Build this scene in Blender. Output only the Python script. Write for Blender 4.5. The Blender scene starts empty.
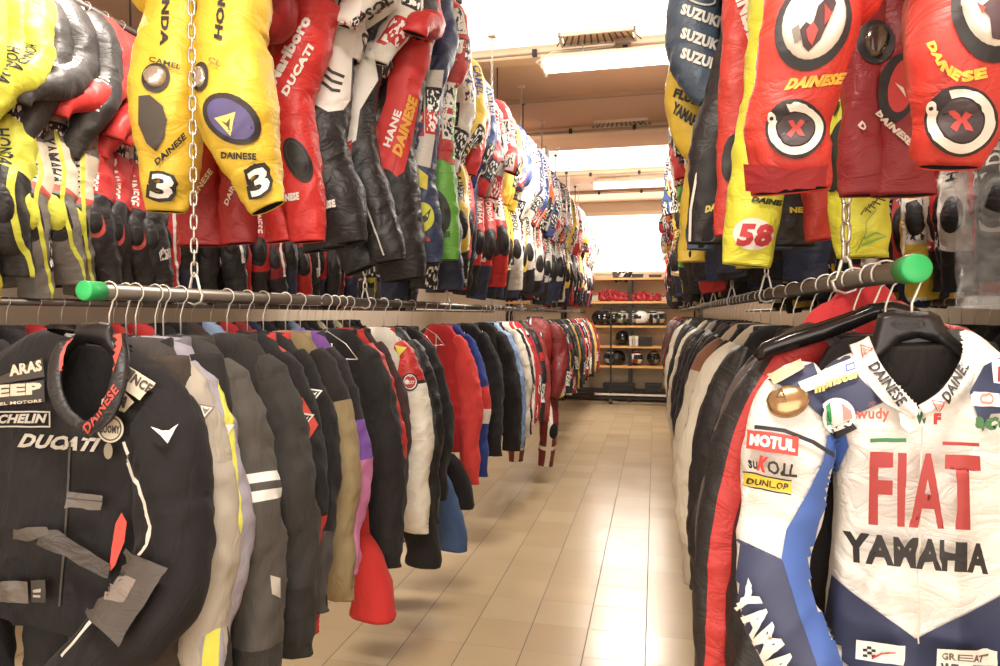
import bpy, bmesh, math, random
import numpy as np
from mathutils import Vector, Matrix, Euler
from mathutils.bvhtree import BVHTree

SC = bpy.context.scene
COL = SC.collection
PI = math.pi
# ------------------------------------------------------------------ camera
F = 675.0
EYE = 1.67
cam_d = bpy.data.cameras.new('camera'); cam_d.sensor_width = 36.0; cam_d.lens = F / 1000 * 36
cam_d.clip_start = 0.02; cam_d.clip_end = 60
cam = bpy.data.objects.new('camera', cam_d); COL.objects.link(cam)
YAW = math.atan(155 / F); PITCH = math.atan(18 / F)
cam.location = (0, 0, EYE); cam.rotation_euler = (PI / 2 - PITCH, 0, YAW)
SC.camera = cam
cam_d.dof.use_dof = False
CM = cam.rotation_euler.to_matrix()
# ------------------------------------------------------------------ world, light, exposure
SC.view_settings.view_transform = 'Standard'
SC.view_settings.look = 'None'
SC.view_settings.gamma = 1.0
SC.view_settings.use_curve_mapping = False
SC.view_settings.exposure = 0.5
W = bpy.data.worlds.new('world'); SC.world = W; W.use_nodes = True
W.node_tree.nodes['Background'].inputs[0].default_value = (1.0, 0.95, 0.88, 1)
W.node_tree.nodes['Background'].inputs[1].default_value = 1.0
try:
    SC.cycles.max_bounces = 6; SC.cycles.diffuse_bounces = 3; SC.cycles.glossy_bounces = 3
    SC.cycles.transparent_max_bounces = 12; SC.cycles.caustics_reflective = False; SC.cycles.caustics_refractive = False
    SC.cycles.use_denoising = True
except Exception: pass


def area(name, loc, rot, sx, sy, power, col=(1, .93, .83)):
    l = bpy.data.lights.new(name, 'AREA'); l.shape = 'RECTANGLE'; l.size = sx; l.size_y = sy
    l.energy = power; l.color = col
    o = bpy.data.objects.new(name, l); COL.objects.link(o); o.location = loc; o.rotation_euler = rot
    return o


CEIL = 3.93
area('lamp_light', (-.15, 5.5, 3.64), (0, 0, 0), 1.4, .2, 75)
area('lamp_light', (-.15, .5, 3.64), (0, 0, 0), 1.4, .2, 75)
area('lamp_light', (-.15, 10.8, 3.64), (0, 0, 0), 1.4, .2, 120)
area('lamp_light', (-2.15, 8.5, 3.64), (0, 0, 0), 1.4, .2, 60)
area('lamp_light', (-2.3, 2.6, 3.64), (0, 0, 0), 1.4, .2, 70)
area('lamp_light', (.95, 3.0, 3.64), (0, 0, 0), .2, 1.4, 45)
area('window_and_fill_light', (-.6, -2.7, 2.0), (PI / 2, 0, 0), 6.5, 3.2, 75, (1, .95, .88))  # added front fill behind the camera, no window known there
area('window_and_fill_light', (-.4, 13.55, 3.1), (-PI / 2, 0, 0), 4.5, 1.1, 60, (1, .96, .9))

# ------------------------------------------------------------------ colour and material helpers


def lin(h):
    if isinstance(h, tuple): return h if len(h) == 4 else h + (1,)
    h = h.lstrip('#'); c = [int(h[i:i + 2], 16) / 255 for i in (0, 2, 4)]
    return tuple((x / 12.92 if x <= .04045 else ((x + .055) / 1.055) ** 2.4) for x in c) + (1,)


_m = {}


def dye(h):
    c = lin(h); y = .21 * c[0] + .72 * c[1] + .07 * c[2]
    return tuple(min(1, x * .86 + y * .07 + .004) for x in c[:3]) + (1,)




class NT:
    def __init__(s, name):
        s.m = bpy.data.materials.new(name); s.m.use_nodes = True; s.t = s.m.node_tree
        s.b = s.t.nodes['Principled BSDF']

    def n(s, ty, **k):
        x = s.t.nodes.new(ty)
        for a, v in k.items(): setattr(x, a, v)
        return x

    def l(s, a, b): s.t.links.new(a, b)

    def math(s, op, a, b=None, c=None, clamp=False):
        x = s.n('ShaderNodeMath', operation=op, use_clamp=clamp)
        for i, v in enumerate((a, b, c)):
            if v is None: continue
            if isinstance(v, (int, float)): x.inputs[i].default_value = v
            else: s.l(v, x.inputs[i])
        return x.outputs[0]

    def mix(s, f, a, b):
        x = s.n('ShaderNodeMix', data_type='RGBA')
        if isinstance(f, (int, float)): x.inputs[0].default_value = f
        else: s.l(f, x.inputs[0])
        for i, v in ((6, a), (7, b)):
            if isinstance(v, tuple): x.inputs[i].default_value = v
            else: s.l(v, x.inputs[i])
        return x.outputs[2]


def plain(name, col, rough=.5, metal=0, bump=0, bscale=60, emit=0, var=0, alpha=1):
    k = (name, col, rough, metal, bump, bscale, emit)
    if k in _m: return _m[k]
    N = NT(name); c = lin(col)
    N.b.inputs['Base Color'].default_value = c; N.b.inputs['Roughness'].default_value = rough
    N.b.inputs['Metallic'].default_value = metal
    if emit:
        N.b.inputs['Emission Color'].default_value = c; N.b.inputs['Emission Strength'].default_value = emit
    tc = N.n('ShaderNodeTexCoord')
    if var:
        no = N.n('ShaderNodeTexNoise'); no.inputs['Scale'].default_value = 5; N.l(tc.outputs['Object'], no.inputs['Vector'])
        N.l(N.mix(N.math('MULTIPLY', no.outputs[0], var), c, tuple(x * .6 for x in c[:3]) + (1,)), N.b.inputs['Base Color'])
    if bump:
        no = N.n('ShaderNodeTexNoise'); no.inputs['Scale'].default_value = bscale; N.l(tc.outputs['Object'], no.inputs['Vector'])
        bp = N.n('ShaderNodeBump'); bp.inputs['Strength'].default_value = bump; bp.inputs['Distance'].default_value = .01
        N.l(no.outputs[0], bp.inputs['Height']); N.l(bp.outputs[0], N.b.inputs['Normal'])
    _m[k] = N.m
    return N.m


def cloth(base, layers=(), leather=False, clutter=None, seed=0):
    """garment material: blocks of colour laid out in cloth metres (UV), optional sponsor patches"""
    key = ('cloth', base, tuple(layers), leather, clutter, seed)
    if key in _m: return _m[key]
    N = NT('leather' if leather else 'fabric')
    uv = N.n('ShaderNodeUVMap'); uv.uv_map = 'UVMap'
    sp = N.n('ShaderNodeSeparateXYZ'); N.l(uv.outputs[0], sp.inputs[0]); U, V = sp.outputs[0], sp.outputs[1]
    cur = dye(base)
    # slight dye variation
    no = N.n('ShaderNodeTexNoise'); no.inputs['Scale'].default_value = 9; no.inputs['Detail'].default_value = 3
    N.l(uv.outputs[0], no.inputs['Vector'])
    cur = N.mix(N.math('MULTIPLY', no.outputs[0], .35), cur, tuple(x * .78 for x in cur[:3]) + (1,))
    if clutter:
        amount, cols, sc = clutter
        mp = N.n('ShaderNodeMapping'); mp.inputs['Location'].default_value = (seed * 1.37, seed * .71, 0)
        mp.inputs['Scale'].default_value = (sc, sc * .62, 1); N.l(uv.outputs[0], mp.inputs[0])
        vo = N.n('ShaderNodeTexVoronoi', voronoi_dimensions='2D', distance='CHEBYCHEV'); vo.inputs['Scale'].default_value = 1
        vo.inputs['Randomness'].default_value = .55
        N.l(mp.outputs[0], vo.inputs['Vector'])
        sc2 = N.n('ShaderNodeSeparateXYZ'); N.l(vo.outputs['Color'], sc2.inputs[0])
        rmp = N.n('ShaderNodeValToRGB'); rmp.color_ramp.interpolation = 'CONSTANT'
        el = rmp.color_ramp.elements
        while len(el) < len(cols): el.new(.5)
        for i, c in enumerate(cols): el[i].position = i / len(cols); el[i].color = dye(c)
        N.l(sc2.outputs[1], rmp.inputs[0])
        # lettering-like strokes inside each patch
        mp2 = N.n('ShaderNodeMapping'); mp2.inputs['Scale'].default_value = (sc * 7, sc * 3.2, 1); N.l(uv.outputs[0], mp2.inputs[0])
        n2 = N.n('ShaderNodeTexNoise', noise_dimensions='2D'); n2.inputs['Scale'].default_value = 1; n2.inputs['Detail'].default_value = 1
        N.l(mp2.outputs[0], n2.inputs['Vector'])
        strokes = N.math('GREATER_THAN', n2.outputs[0], .53)
        inner = N.math('LESS_THAN', vo.outputs['Distance'], .36)
        sep = N.math('MULTIPLY', strokes, inner)
        lum = N.n('ShaderNodeRGBToBW'); N.l(rmp.outputs[0], lum.inputs[0])
        dark = N.math('GREATER_THAN', lum.outputs[0], .25)
        ink = N.mix(dark, (.85, .85, .8, 1), (.02, .02, .025, 1))
        patch = N.mix(sep, rmp.outputs[0], ink)
        on = N.math('LESS_THAN', sc2.outputs[0], amount)
        on = N.math('MULTIPLY', on, N.math('LESS_THAN', vo.outputs['Distance'], .46))
        cur = N.mix(on, cur, patch)
    for L in layers:
        k, a = L[0], L[1:]
        if k == 'band':      # v0 v1 col
            f = N.math('MULTIPLY', N.math('GREATER_THAN', V, a[0]), N.math('LESS_THAN', V, a[1]))
        elif k == 'strip':   # u0 u1 col
            f = N.math('MULTIPLY', N.math('GREATER_THAN', U, a[0]), N.math('LESS_THAN', U, a[1]))
        elif k == 'box':     # u0 u1 v0 v1 col
            f = N.math('MULTIPLY', N.math('GREATER_THAN', U, a[0]), N.math('LESS_THAN', U, a[1]))
            f = N.math('MULTIPLY', f, N.math('MULTIPLY', N.math('GREATER_THAN', V, a[2]), N.math('LESS_THAN', V, a[3])))
        elif k == 'line':    # a u + b v > c
            s = N.math('ADD', N.math('MULTIPLY', U, a[0]), N.math('MULTIPLY', V, a[1]))
            f = N.math('GREATER_THAN', s, a[2])
        elif k == 'ell':     # u v ru rv col
            x = N.math('DIVIDE', N.math('SUBTRACT', U, a[0]), a[2]); y = N.math('DIVIDE', N.math('SUBTRACT', V, a[1]), a[3])
            r = N.math('ADD', N.math('MULTIPLY', x, x), N.math('MULTIPLY', y, y)); f = N.math('LESS_THAN', r, 1.0)
        elif k == 'slant':   # a u + b v between c0 c1
            s = N.math('ADD', N.math('MULTIPLY', U, a[0]), N.math('MULTIPLY', V, a[1]))
            f = N.math('MULTIPLY', N.math('GREATER_THAN', s, a[2]), N.math('LESS_THAN', s, a[3]))
        cur = N.mix(f, cur, dye(a[-1]))
    N.l(cur, N.b.inputs['Base Color'])
    N.b.inputs['Roughness'].default_value = .48 if leather else .85
    if leather: N.b.inputs['Specular IOR Level'].default_value = .45
    else:
        N.b.inputs['Specular IOR Level'].default_value = .2
        N.b.inputs['Sheen Weight'].default_value = .04
    m3 = N.n('ShaderNodeMapping'); m3.inputs['Scale'].default_value = (12, 22, 1) if leather else (19, 6, 1); m3.inputs['Rotation'].default_value = (0, 0, .3)
    m3.inputs['Location'].default_value = (seed * 2.3, seed, 0); N.l(uv.outputs[0], m3.inputs[0])
    n3 = N.n('ShaderNodeTexNoise', noise_dimensions='2D'); n3.inputs['Scale'].default_value = 1; n3.inputs['Detail'].default_value = 4; n3.inputs['Distortion'].default_value = .6
    N.l(m3.outputs[0], n3.inputs['Vector'])
    rg = N.math('ABSOLUTE', N.math('SUBTRACT', n3.outputs[0], .5)); rg = N.math('POWER', N.math('MULTIPLY', rg, 3.0), .6)
    n4 = N.n('ShaderNodeTexNoise'); n4.inputs['Scale'].default_value = 260; N.l(uv.outputs[0], n4.inputs['Vector'])
    hh = N.math('ADD', rg, N.math('MULTIPLY', n4.outputs[0], .12))
    bp = N.n('ShaderNodeBump'); bp.inputs['Strength'].default_value = .26 if leather else .28; bp.inputs['Distance'].default_value = .012
    N.l(hh, bp.inputs['Height']); N.l(bp.outputs[0], N.b.inputs['Normal'])
    _m[key] = N.m
    return N.m


BLK, WHT, RED, YEL, NAVY, GRY = '#201e1f', '#efe9e0', '#cf1f22', '#f0c818', '#2b3550', '#6b6763'
M_PLAS = plain('black_plastic', '#262324', .38)
M_STEEL = plain('steel', '#ded8ce', .35, .55)
M_RAIL = plain('rail_steel', '#7a756e', .38, .8)
M_GREEN = plain('green_plastic', '#2fae5e', .45)
M_LINE = cloth('#1a1819')
M_INK = lambda c: plain('print', dye(c), .6)

# ------------------------------------------------------------------ geometry helpers


def hash3(a, b, c, s):
    n = (a * 73856093) ^ (b * 19349663) ^ (c * 83492791) ^ (s * 2654435)
    n = (n ^ (n >> 13)) * 1274126177 & 0xffffffff
    n = (n ^ (n >> 16)) & 0xffffffff
    return (n % 100003) / 100003.0


def vnoise(P, seed=0):
    P = np.asarray(P, float); I = np.floor(P).astype(np.int64); f = P - I; f = f * f * (3 - 2 * f)
    out = 0
    for dx in (0, 1):
        for dy in (0, 1):
            for dz in (0, 1):
                w = (f[..., 0] if dx else 1 - f[..., 0]) * (f[..., 1] if dy else 1 - f[..., 1]) * (f[..., 2] if dz else 1 - f[..., 2])
                out = out + w * hash3(I[..., 0] + dx + 500, I[..., 1] + dy + 500, I[..., 2] + dz + 500, seed + 7)
    return out


def cmr(P, t):
    """Catmull-Rom through rows of P at parameters t in [0,len-1]"""
    P = np.asarray(P, float); n = len(P)
    i = np.clip(np.floor(t).astype(int), 0, n - 2); f = (t - i)[:, None]
    g = lambda k: P[np.clip(k, 0, n - 1)]
    p0, p1, p2, p3 = g(i - 1), g(i), g(i + 1), g(i + 2)
    return .5 * ((2 * p1) + (-p0 + p2) * f + (2 * p0 - 5 * p1 + 4 * p2 - p3) * f ** 2 + (-p0 + 3 * p1 - 3 * p2 + p3) * f ** 3)


class Loft:
    """tube of cloth: stations (x,y,z,half_width,half_depth); rings start at the back, front is the middle column"""

    def __init__(s, st, step=.018, m=28, fold=.008, kind='sleeve', seed=1, flat=.9, turn=0.0, hem=.05):
        st = np.array(st, float)
        d = np.linalg.norm(np.diff(st[:, :3], axis=0), axis=1); cum = np.r_[0, np.cumsum(d)]
        n = max(6, int(cum[-1] / step)); tt = np.linspace(0, cum[-1], n + 1)
        t = np.interp(tt, cum, np.arange(len(st)))
        R = cmr(st, t); R[:, 3:] = np.maximum(R[:, 3:], .004)
        C = R[:, :3]; T = np.gradient(C, axis=0); T /= np.linalg.norm(T, axis=1)[:, None]
        X = np.array([math.cos(turn), math.sin(turn), 0.0])
        Wd = X - T * (T @ X)[:, None]; Wd /= np.linalg.norm(Wd, axis=1)[:, None]
        Fr = np.cross(T, Wd)
        th = np.linspace(-PI, PI, 257)
        V = np.zeros((n + 1, m, 3)); U = np.zeros((n + 1, m + 1))
        for i in range(n + 1):
            sx = np.sign(np.sin(th)) * np.abs(np.sin(th)) ** flat; cy = np.sign(np.cos(th)) * np.abs(np.cos(th)) ** flat
            p = np.outer(sx * R[i, 3], Wd[i]) + np.outer(cy * R[i, 4], Fr[i])
            L = np.r_[0, np.cumsum(np.linalg.norm(np.diff(p, axis=0), axis=1))]
            q = np.linspace(0, L[-1], m + 1)
            pp = np.stack([np.interp(q, L, p[:, k]) for k in range(3)], 1)
            V[i] = pp[:m] + C[i]; U[i] = q - L[-1] / 2
        s.C, s.cum, s.n, s.m, s.U = C, tt, n, m, U
        # folds
        rad = V - C[:, None, :]; rl = np.linalg.norm(rad, axis=2, keepdims=True) + 1e-6; rn = rad / rl
        vv = np.repeat(tt[:, None], m, 1)
        rdg = lambda q, sd: (1 - np.abs(2 * vnoise(q, sd) - 1)) ** 1.6
        if kind == 'sleeve':
            q = np.stack([V[..., 0] * 15 + vv * 4, V[..., 1] * 15 - vv * 3, vv * (5 if fold > .0165 else 9) + V[..., 0] * 7], -1)
            q1 = np.stack([V[..., 0] * 6, V[..., 1] * 6, vv * 4], -1)
            q2 = np.stack([V[..., 0] * 24 + vv * 12, V[..., 1] * 24 + vv * 9, vv * 15], -1)
            dsp = rdg(q, seed) * .8 - .45 + .8 * (vnoise(q1, seed + 1) - .5) + .5 * (rdg(q2, seed + 3) - .4)
        elif kind == 'torso':
            q = np.stack([V[..., 0] * 13, V[..., 1] * 13, V[..., 2] * 2.6], -1)
            q2 = np.stack([V[..., 0] * 22, V[..., 1] * 22, V[..., 2] * 15], -1)
            dsp = (rdg(q, seed) - .4) * 1.3 * np.clip(vv / .3, .15, 1.2) + .6 * (rdg(q2, seed + 3) - .4)
        else:
            q = np.stack([V[..., 0] * 10, V[..., 1] * 10, vv * 9], -1)
            dsp = (1 - np.abs(2 * vnoise(q, seed) - 1)) - .5
        s.V = V + rn * (dsp * fold)[..., None] * np.clip(rl / .03, 0, 1)
        s.st = st; s.hem = hem

    def at(s, u, v):
        """surface point for metres around u (0 front) and metres down v"""
        fi = np.clip(np.interp(v, s.cum, np.arange(s.n + 1)), 0, s.n - 1e-4); i = int(fi); f = fi - i
        per = 2 * (s.U[i, -1] * (1 - f) + s.U[i + 1, -1] * f)
        fj = (u / per + .5) * s.m; j = math.floor(fj); g = fj - j; m = s.m
        a = s.V[i, j % m] * (1 - g) + s.V[i, (j + 1) % m] * g
        b = s.V[i + 1, j % m] * (1 - g) + s.V[i + 1, (j + 1) % m] * g
        p = a * (1 - f) + b * f; c = s.C[i] * (1 - f) + s.C[i + 1] * f
        nn = p - c; nn /= (np.linalg.norm(nn) + 1e-9)
        return p, nn

    def add(s, MB, slot=0, lining=1, cut=None):
        V, m, n = s.V, s.m, s.n
        vs = list(map(tuple, V.reshape(-1, 3))); fs = []; uvs = []; sl = []
        U, c = s.U, s.cum
        for i in range(n):
            for j in range(m):
                j2 = (j + 1) % m
                if cut is not None:
                    ce = (V[i, j] + V[i + 1, j2]) / 2
                    if cut(ce): continue
                fs.append((i * m + j, (i + 1) * m + j, (i + 1) * m + j2, i * m + j2))
                uvs.append(((U[i, j], c[i]), (U[i + 1, j], c[i + 1]), (U[i + 1, j + 1], c[i + 1]), (U[i, j + 1], c[i])))
                sl.append(slot)
        if cut is None:
            k = len(vs); vs.append(tuple(V[0].mean(0)))
            for j in range(m):
                fs.append((k, j, (j + 1) % m)); uvs.append(((0, 0), (U[0, j], 0), (U[0, j + 1], 0))); sl.append(slot)
        # turned-in hem
        cen = V[n].mean(0); up = s.C[n] - s.C[n - 1]; up = -up / np.linalg.norm(up)
        prev = n * m
        for sc_, dz, sll in ((.93, .002, slot), (.88, s.hem, lining)):
            base = len(vs)
            for j in range(m): vs.append(tuple(cen + (V[n, j] - cen) * sc_ + up * dz))
            for j in range(m):
                j2 = (j + 1) % m
                fs.append((prev + j, base + j, base + j2, prev + j2)); uvs.append(((U[n, j], c[n]),) * 4); sl.append(sll)
            prev = base
        k = len(vs); vs.append(tuple(cen + up * s.hem))
        for j in range(m):
            fs.append((prev + j, k, prev + (j + 1) % m)); uvs.append(((0, 0),) * 3); sl.append(lining)
        MB.add(vs, fs, uvs, sl)


class MB:
    def __init__(s): s.v, s.f, s.uv, s.sl = [], [], [], []

    def add(s, vs, fs, uvs=None, sl=0):
        b = len(s.v); s.v += [tuple(map(float, v)) for v in vs]
        for k, f in enumerate(fs):
            s.f.append(tuple(b + i for i in f))
            s.uv.append(uvs[k] if uvs else tuple((s.v[b + i][0], s.v[b + i][2]) for i in f))
            s.sl.append(sl[k] if isinstance(sl, list) else sl)
        return s

    def box(s, x0, x1, y0, y1, z0, z1, sl=0):
        v = [(x, y, z) for x in (x0, x1) for y in (y0, y1) for z in (z0, z1)]
        f = [(0, 1, 3, 2), (4, 6, 7, 5), (0, 4, 5, 1), (2, 3, 7, 6), (0, 2, 6, 4), (1, 5, 7, 3)]
        return s.add(v, f, None, sl)

    def tube(s, pts, r, k=8, closed=False, sl=0, cap=True):
        P = [Vector(p) for p in pts]; n = len(P); rs = r if isinstance(r, (list, tuple)) else [r] * n
        vs, fs = [], []; ref = None
        for i in range(n):
            a = P[(i - 1) % n] if (closed or i > 0) else P[0]; b = P[(i + 1) % n] if (closed or i < n - 1) else P[-1]
            T = (b - a).normalized()
            if ref is None:
                ref = Vector((0, 0, 1)) if abs(T.z) < .9 else Vector((1, 0, 0))
            A = (ref - T * ref.dot(T)).normalized(); ref = A; B = T.cross(A)
            for j in range(k):
                t = 2 * PI * j / k; vs.append(P[i] + (A * math.cos(t) + B * math.sin(t)) * rs[i])
        for i in range(n if closed else n - 1):
            for j in range(k):
                i2 = (i + 1) % n; fs.append((i * k + j, i * k + (j + 1) % k, i2 * k + (j + 1) % k, i2 * k + j))
        if cap and not closed:
            fs.append(tuple(range(k))[::-1]); fs.append(tuple((n - 1) * k + j for j in range(k)))
        return s.add(vs, fs, None, sl)

    def lathe(s, prof, k=24, sl=0, c=(0, 0, 0)):
        vs = []; n = len(prof)
        for r, z in prof:
            for j in range(k): vs.append((c[0] + r * math.cos(2 * PI * j / k), c[1] + r * math.sin(2 * PI * j / k), c[2] + z))
        fs = [(i * k + j, i * k + (j + 1) % k, (i + 1) * k + (j + 1) % k, (i + 1) * k + j) for i in range(n - 1) for j in range(k)]
        return s.add(vs, fs, None, sl)

    def data(s, name, mats, smooth=True):
        me = bpy.data.meshes.new(name); me.from_pydata(s.v, [], s.f)
        for m in mats: me.materials.append(m)
        uvl = me.uv_layers.new(name='UVMap')
        flat = [c for f in s.uv for p in f for c in p]; uvl.data.foreach_set('uv', flat)
        me.polygons.foreach_set('material_index', s.sl)
        me.polygons.foreach_set('use_smooth', [smooth] * len(s.f))
        me.update()
        return me


def link(name, me, parent=None, loc=(0, 0, 0), rot=(0, 0, 0)):
    o = bpy.data.objects.new(name, me); COL.objects.link(o); o.location = loc; o.rotation_euler = rot
    if parent is not None: o.parent = parent
    return o


def empty(name, loc=(0, 0, 0), rz=0, label=None, cat=None, group=None):
    o = bpy.data.objects.new(name, None); COL.objects.link(o); o.location = loc; o.rotation_euler = (0, 0, rz)
    o.empty_display_size = .05
    if label: tag(o, label, cat, group)
    return o


def tag(o, label=None, cat=None, group=None, kind=None):
    if label: o['label'] = label
    if cat: o['category'] = cat
    if group: o['group'] = group
    if kind: o['kind'] = kind
    return o


def struct(name, mb, mats, smooth=False):
    o = link(name, mb.data(name, mats, smooth)); o['kind'] = 'structure'; return o


# picture point -> point on the vertical plane Y
CL = Vector((0, 0, EYE))


def ray(px, py): return CM @ Vector(((px - 500) / F, (333 - py) / F, -1))


def at(px, py, Y):
    d = ray(px, py); return CL + d * (Y / d.y)


def y_at(px, X):
    d = ray(px, 315); return d.y * X / d.x


# ---- shapes laid on cloth
_tx = {}


def flatmesh(curve, maxedge=.12):
    o = bpy.data.objects.new('tmp', curve); me = bpy.data.meshes.new_from_object(o)
    bpy.data.objects.remove(o); bpy.data.curves.remove(curve)
    v = np.array([x.co[:2] for x in me.vertices]); f = [tuple(p.vertices) for p in me.polygons]
    bpy.data.meshes.remove(me)
    return v, f


def text_mesh(txt, bold=.02, shear=0):
    k = (txt, bold, shear)
    if k not in _tx:
        c = bpy.data.curves.new('t', 'FONT'); c.body = txt; c.offset = bold; c.shear = shear; c.resolution_u = 2
        c.space_character = 1.08
        v, f = flatmesh(c)
        mn, mx = v.min(0), v.max(0)
        _tx[k] = ((v - mn) / (mx - mn), f)
    return _tx[k]


def poly_mesh(polys):
    c = bpy.data.curves.new('p', 'CURVE'); c.dimensions = '2D'; c.fill_mode = 'BOTH'
    for P in polys:
        sp = c.splines.new('POLY'); sp.points.add(len(P) - 1)
        for q, p in zip(sp.points, P): q.co = (p[0], p[1], 0, 1)
        sp.use_cyclic_u = True
    return flatmesh(c)


def refine(v, f, mx, it=5):
    bm = bmesh.new(); vs = [bm.verts.new((p[0], p[1], 0)) for p in v]
    for t in f:
        try: bm.faces.new([vs[i] for i in t])
        except ValueError: pass
    bmesh.ops.triangulate(bm, faces=bm.faces[:])
    for _ in range(it):
        e = [e for e in bm.edges if e.calc_length() > mx]
        if not e: break
        bmesh.ops.subdivide_edges(bm, edges=e, cuts=1)
        bmesh.ops.triangulate(bm, faces=bm.faces[:])
    bm.verts.index_update()
    r = np.array([x.co[:2] for x in bm.verts]), [tuple(q.index for q in g.verts) for g in bm.faces]
    bm.free(); return r


def bvh_of(root, names=None):
    vs, fs = [], []
    bpy.context.view_layer.update()
    st = [root]
    while st:
        o = st.pop(); st += list(o.children)
        if o.type == 'MESH' and (names is None or o.name.split('.')[0] in names):
            b = len(vs); mw = o.matrix_world; vs += [mw @ v.co for v in o.data.vertices]; fs += [tuple(b + i for i in p.vertices) for p in o.data.polygons]
    return BVHTree.FromPolygons(vs, fs)


class Draw:
    """prints and patches sewn on a garment, found by where the photograph shows them"""

    def __init__(s, root, names=('body', 'sleeve', 'trouser_leg', 'collar')):
        s.root = root; s.b = bvh_of(root, names); s.k = 0; s.inv = root.matrix_world.inverted()

    def lay(s, v, f, col, name='print', lift=None, mx=6.0, mat=None, parent=None):
        v, f = refine(v, f, mx); s.k += 1; off = (lift or (.0012 + .0004 * s.k))
        out = []; ok = []
        for p in v:
            d = ray(p[0], p[1]); h = s.b.ray_cast(CL, d.normalized())
            if h[0] is None: out.append((0, 0, 0)); ok.append(False); continue
            n = h[1]; n = n if n.dot(d) < 0 else -n
            out.append(tuple(s.inv @ (h[0] + n * off - d.normalized() * off))); ok.append(True)
        ff = [t for t in f if all(ok[i] for i in t)]
        # drop faces that jump between layers
        A = np.array(out); keep = []; Z_ = np.median([((s.root.matrix_world @ Vector(out[i])) - CL).length for i in range(len(out)) if ok[i]] or [1]); lim = max(.012, 3.2 * mx * Z_ / F)
        for t in ff:
            q = A[list(t)]
            if max(np.linalg.norm(q[0] - q[1]), np.linalg.norm(q[1] - q[2]), np.linalg.norm(q[0] - q[2])) < lim: keep.append(t)
        if not keep: return None
        par = list(range(len(out)))
        def fd(i):
            while par[i] != i: par[i] = par[par[i]]; i = par[i]
            return i
        for t in keep:
            for i in t[1:]: par[fd(i)] = fd(t[0])
        comp = {}
        for t in keep: comp.setdefault(fd(t[0]), []).append(t)
        if name == 'lettering': groups = [[t for c in comp.values() if len(c) > 1 for t in c]]
        else: groups = [c for c in comp.values() if len(c) > .12 * len(keep)]
        o = None
        for gk in groups:
            if not gk: continue
            mb = MB(); used = sorted({i for t in gk for i in t}); mp = {i: n for n, i in enumerate(used)}
            mb.add([out[i] for i in used], [tuple(mp[i] for i in t) for t in gk])
            o = link(name, mb.data(name, [mat or M_INK(col)]), parent or s.root)
        return o

    def text(s, txt, p0, p1, pt, col, bold=.02, shear=0, name='lettering'):
        """p0,p1 baseline ends, pt top-left corner, all picture points"""
        v, f = text_mesh(txt, bold, shear); p0, p1, pt = map(np.array, (p0, p1, pt))
        q = p0 + np.outer(v[:, 0], p1 - p0) + np.outer(v[:, 1], pt - p0)
        return s.lay(q, f, col, name, mx=4.5)

    def poly(s, *polys, col='#fff', name='panel', **k):
        v, f = poly_mesh(polys); return s.lay(v, f, col, name, **k)

    def oval(s, cx, cy, rx, ry, col, ang=0, name='patch', ring=0, **k):
        def el(a, b):
            t = np.linspace(0, 2 * PI, 29)[:-1]; x = a * np.cos(t); y = b * np.sin(t); c, n = math.cos(ang), math.sin(ang)
            return list(zip(cx + x * c - y * n, cy + x * n + y * c))
        P = [el(rx, ry)] + ([el(rx - ring, ry - ring)] if ring else [])
        v, f = poly_mesh(P); return s.lay(v, f, col, name, **k)

    def dome(s, cx, cy, rx, ry, ang, h, mat, name='knee_slider'):
        """raised hard pad"""
        K, Rn = 28, 7; vs = []; fs = []
        c, n = math.cos(ang), math.sin(ang)
        for i in range(Rn + 1):
            r = i / Rn
            for j in range(K):
                t = 2 * PI * j / K; x = rx * r * math.cos(t); y = ry * r * math.sin(t)
                px, py = cx + x * c - y * n, cy + x * n + y * c
                d = ray(px, py); hh = s.b.ray_cast(CL, d.normalized())
                if hh[0] is None: return None
                nn = hh[1] if hh[1].dot(d) < 0 else -hh[1]
                vs.append(s.inv @ (hh[0] + nn * (.002 if r > .999 else .004 + h * math.sqrt(max(0, 1 - (r * .93) ** 2)) ) ))
        for i in range(Rn):
            for j in range(K): fs.append((i * K + j, i * K + (j + 1) % K, (i + 1) * K + (j + 1) % K, (i + 1) * K + j))
        mb = MB(); mb.add(vs, fs); return link(name, mb.data(name, [mat]), s.root)


def devil(cx, cy, w, h, ang=0):
    """the downward triangle badge with the horned head, as three outlines (outer, inner, head)"""
    def tr(P):
        c, n = math.cos(ang), math.sin(ang)
        return [(cx + x * w * c - y * h * n, cy + x * w * n + y * h * c) for x, y in P]
    o = tr([(-.5, -.42), (.5, -.42), (0, .5)]); i = tr([(-.36, -.33), (.36, -.33), (0, .34)])
    hd = tr([(-.22, -.3), (-.09, -.17), (.09, -.17), (.22, -.3), (.13, -.04), (.05, .06), (0, .2), (-.05, .06), (-.13, -.04)])
    return o, i, hd


def wrap_text(L, txt, u, v, length, height, col, parent, down=True, bold=.03, shear=0, name='lettering', rev=False):
    """text running along a tube (down) or around it, centred on metres (u,v)"""
    tv, tf = text_mesh(txt, bold, shear)
    q = np.empty_like(tv); a = (tv[:, 0] - .5) * length; b = (tv[:, 1] - .5) * height
    qv, qf = refine(np.stack([a, b], 1), tf, .022, 3)
    out = []
    for a_, b_ in qv:
        if down: uu, v_ = (u + b_, v + a_) if not rev else (u - b_, v - a_)
        else: uu, v_ = u + a_, v - b_
        p, n = L.at(uu, v_); out.append(p + n * .0022)
    mb = MB(); mb.add(out, qf)
    return mb.data(name, [M_INK(col)])


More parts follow.
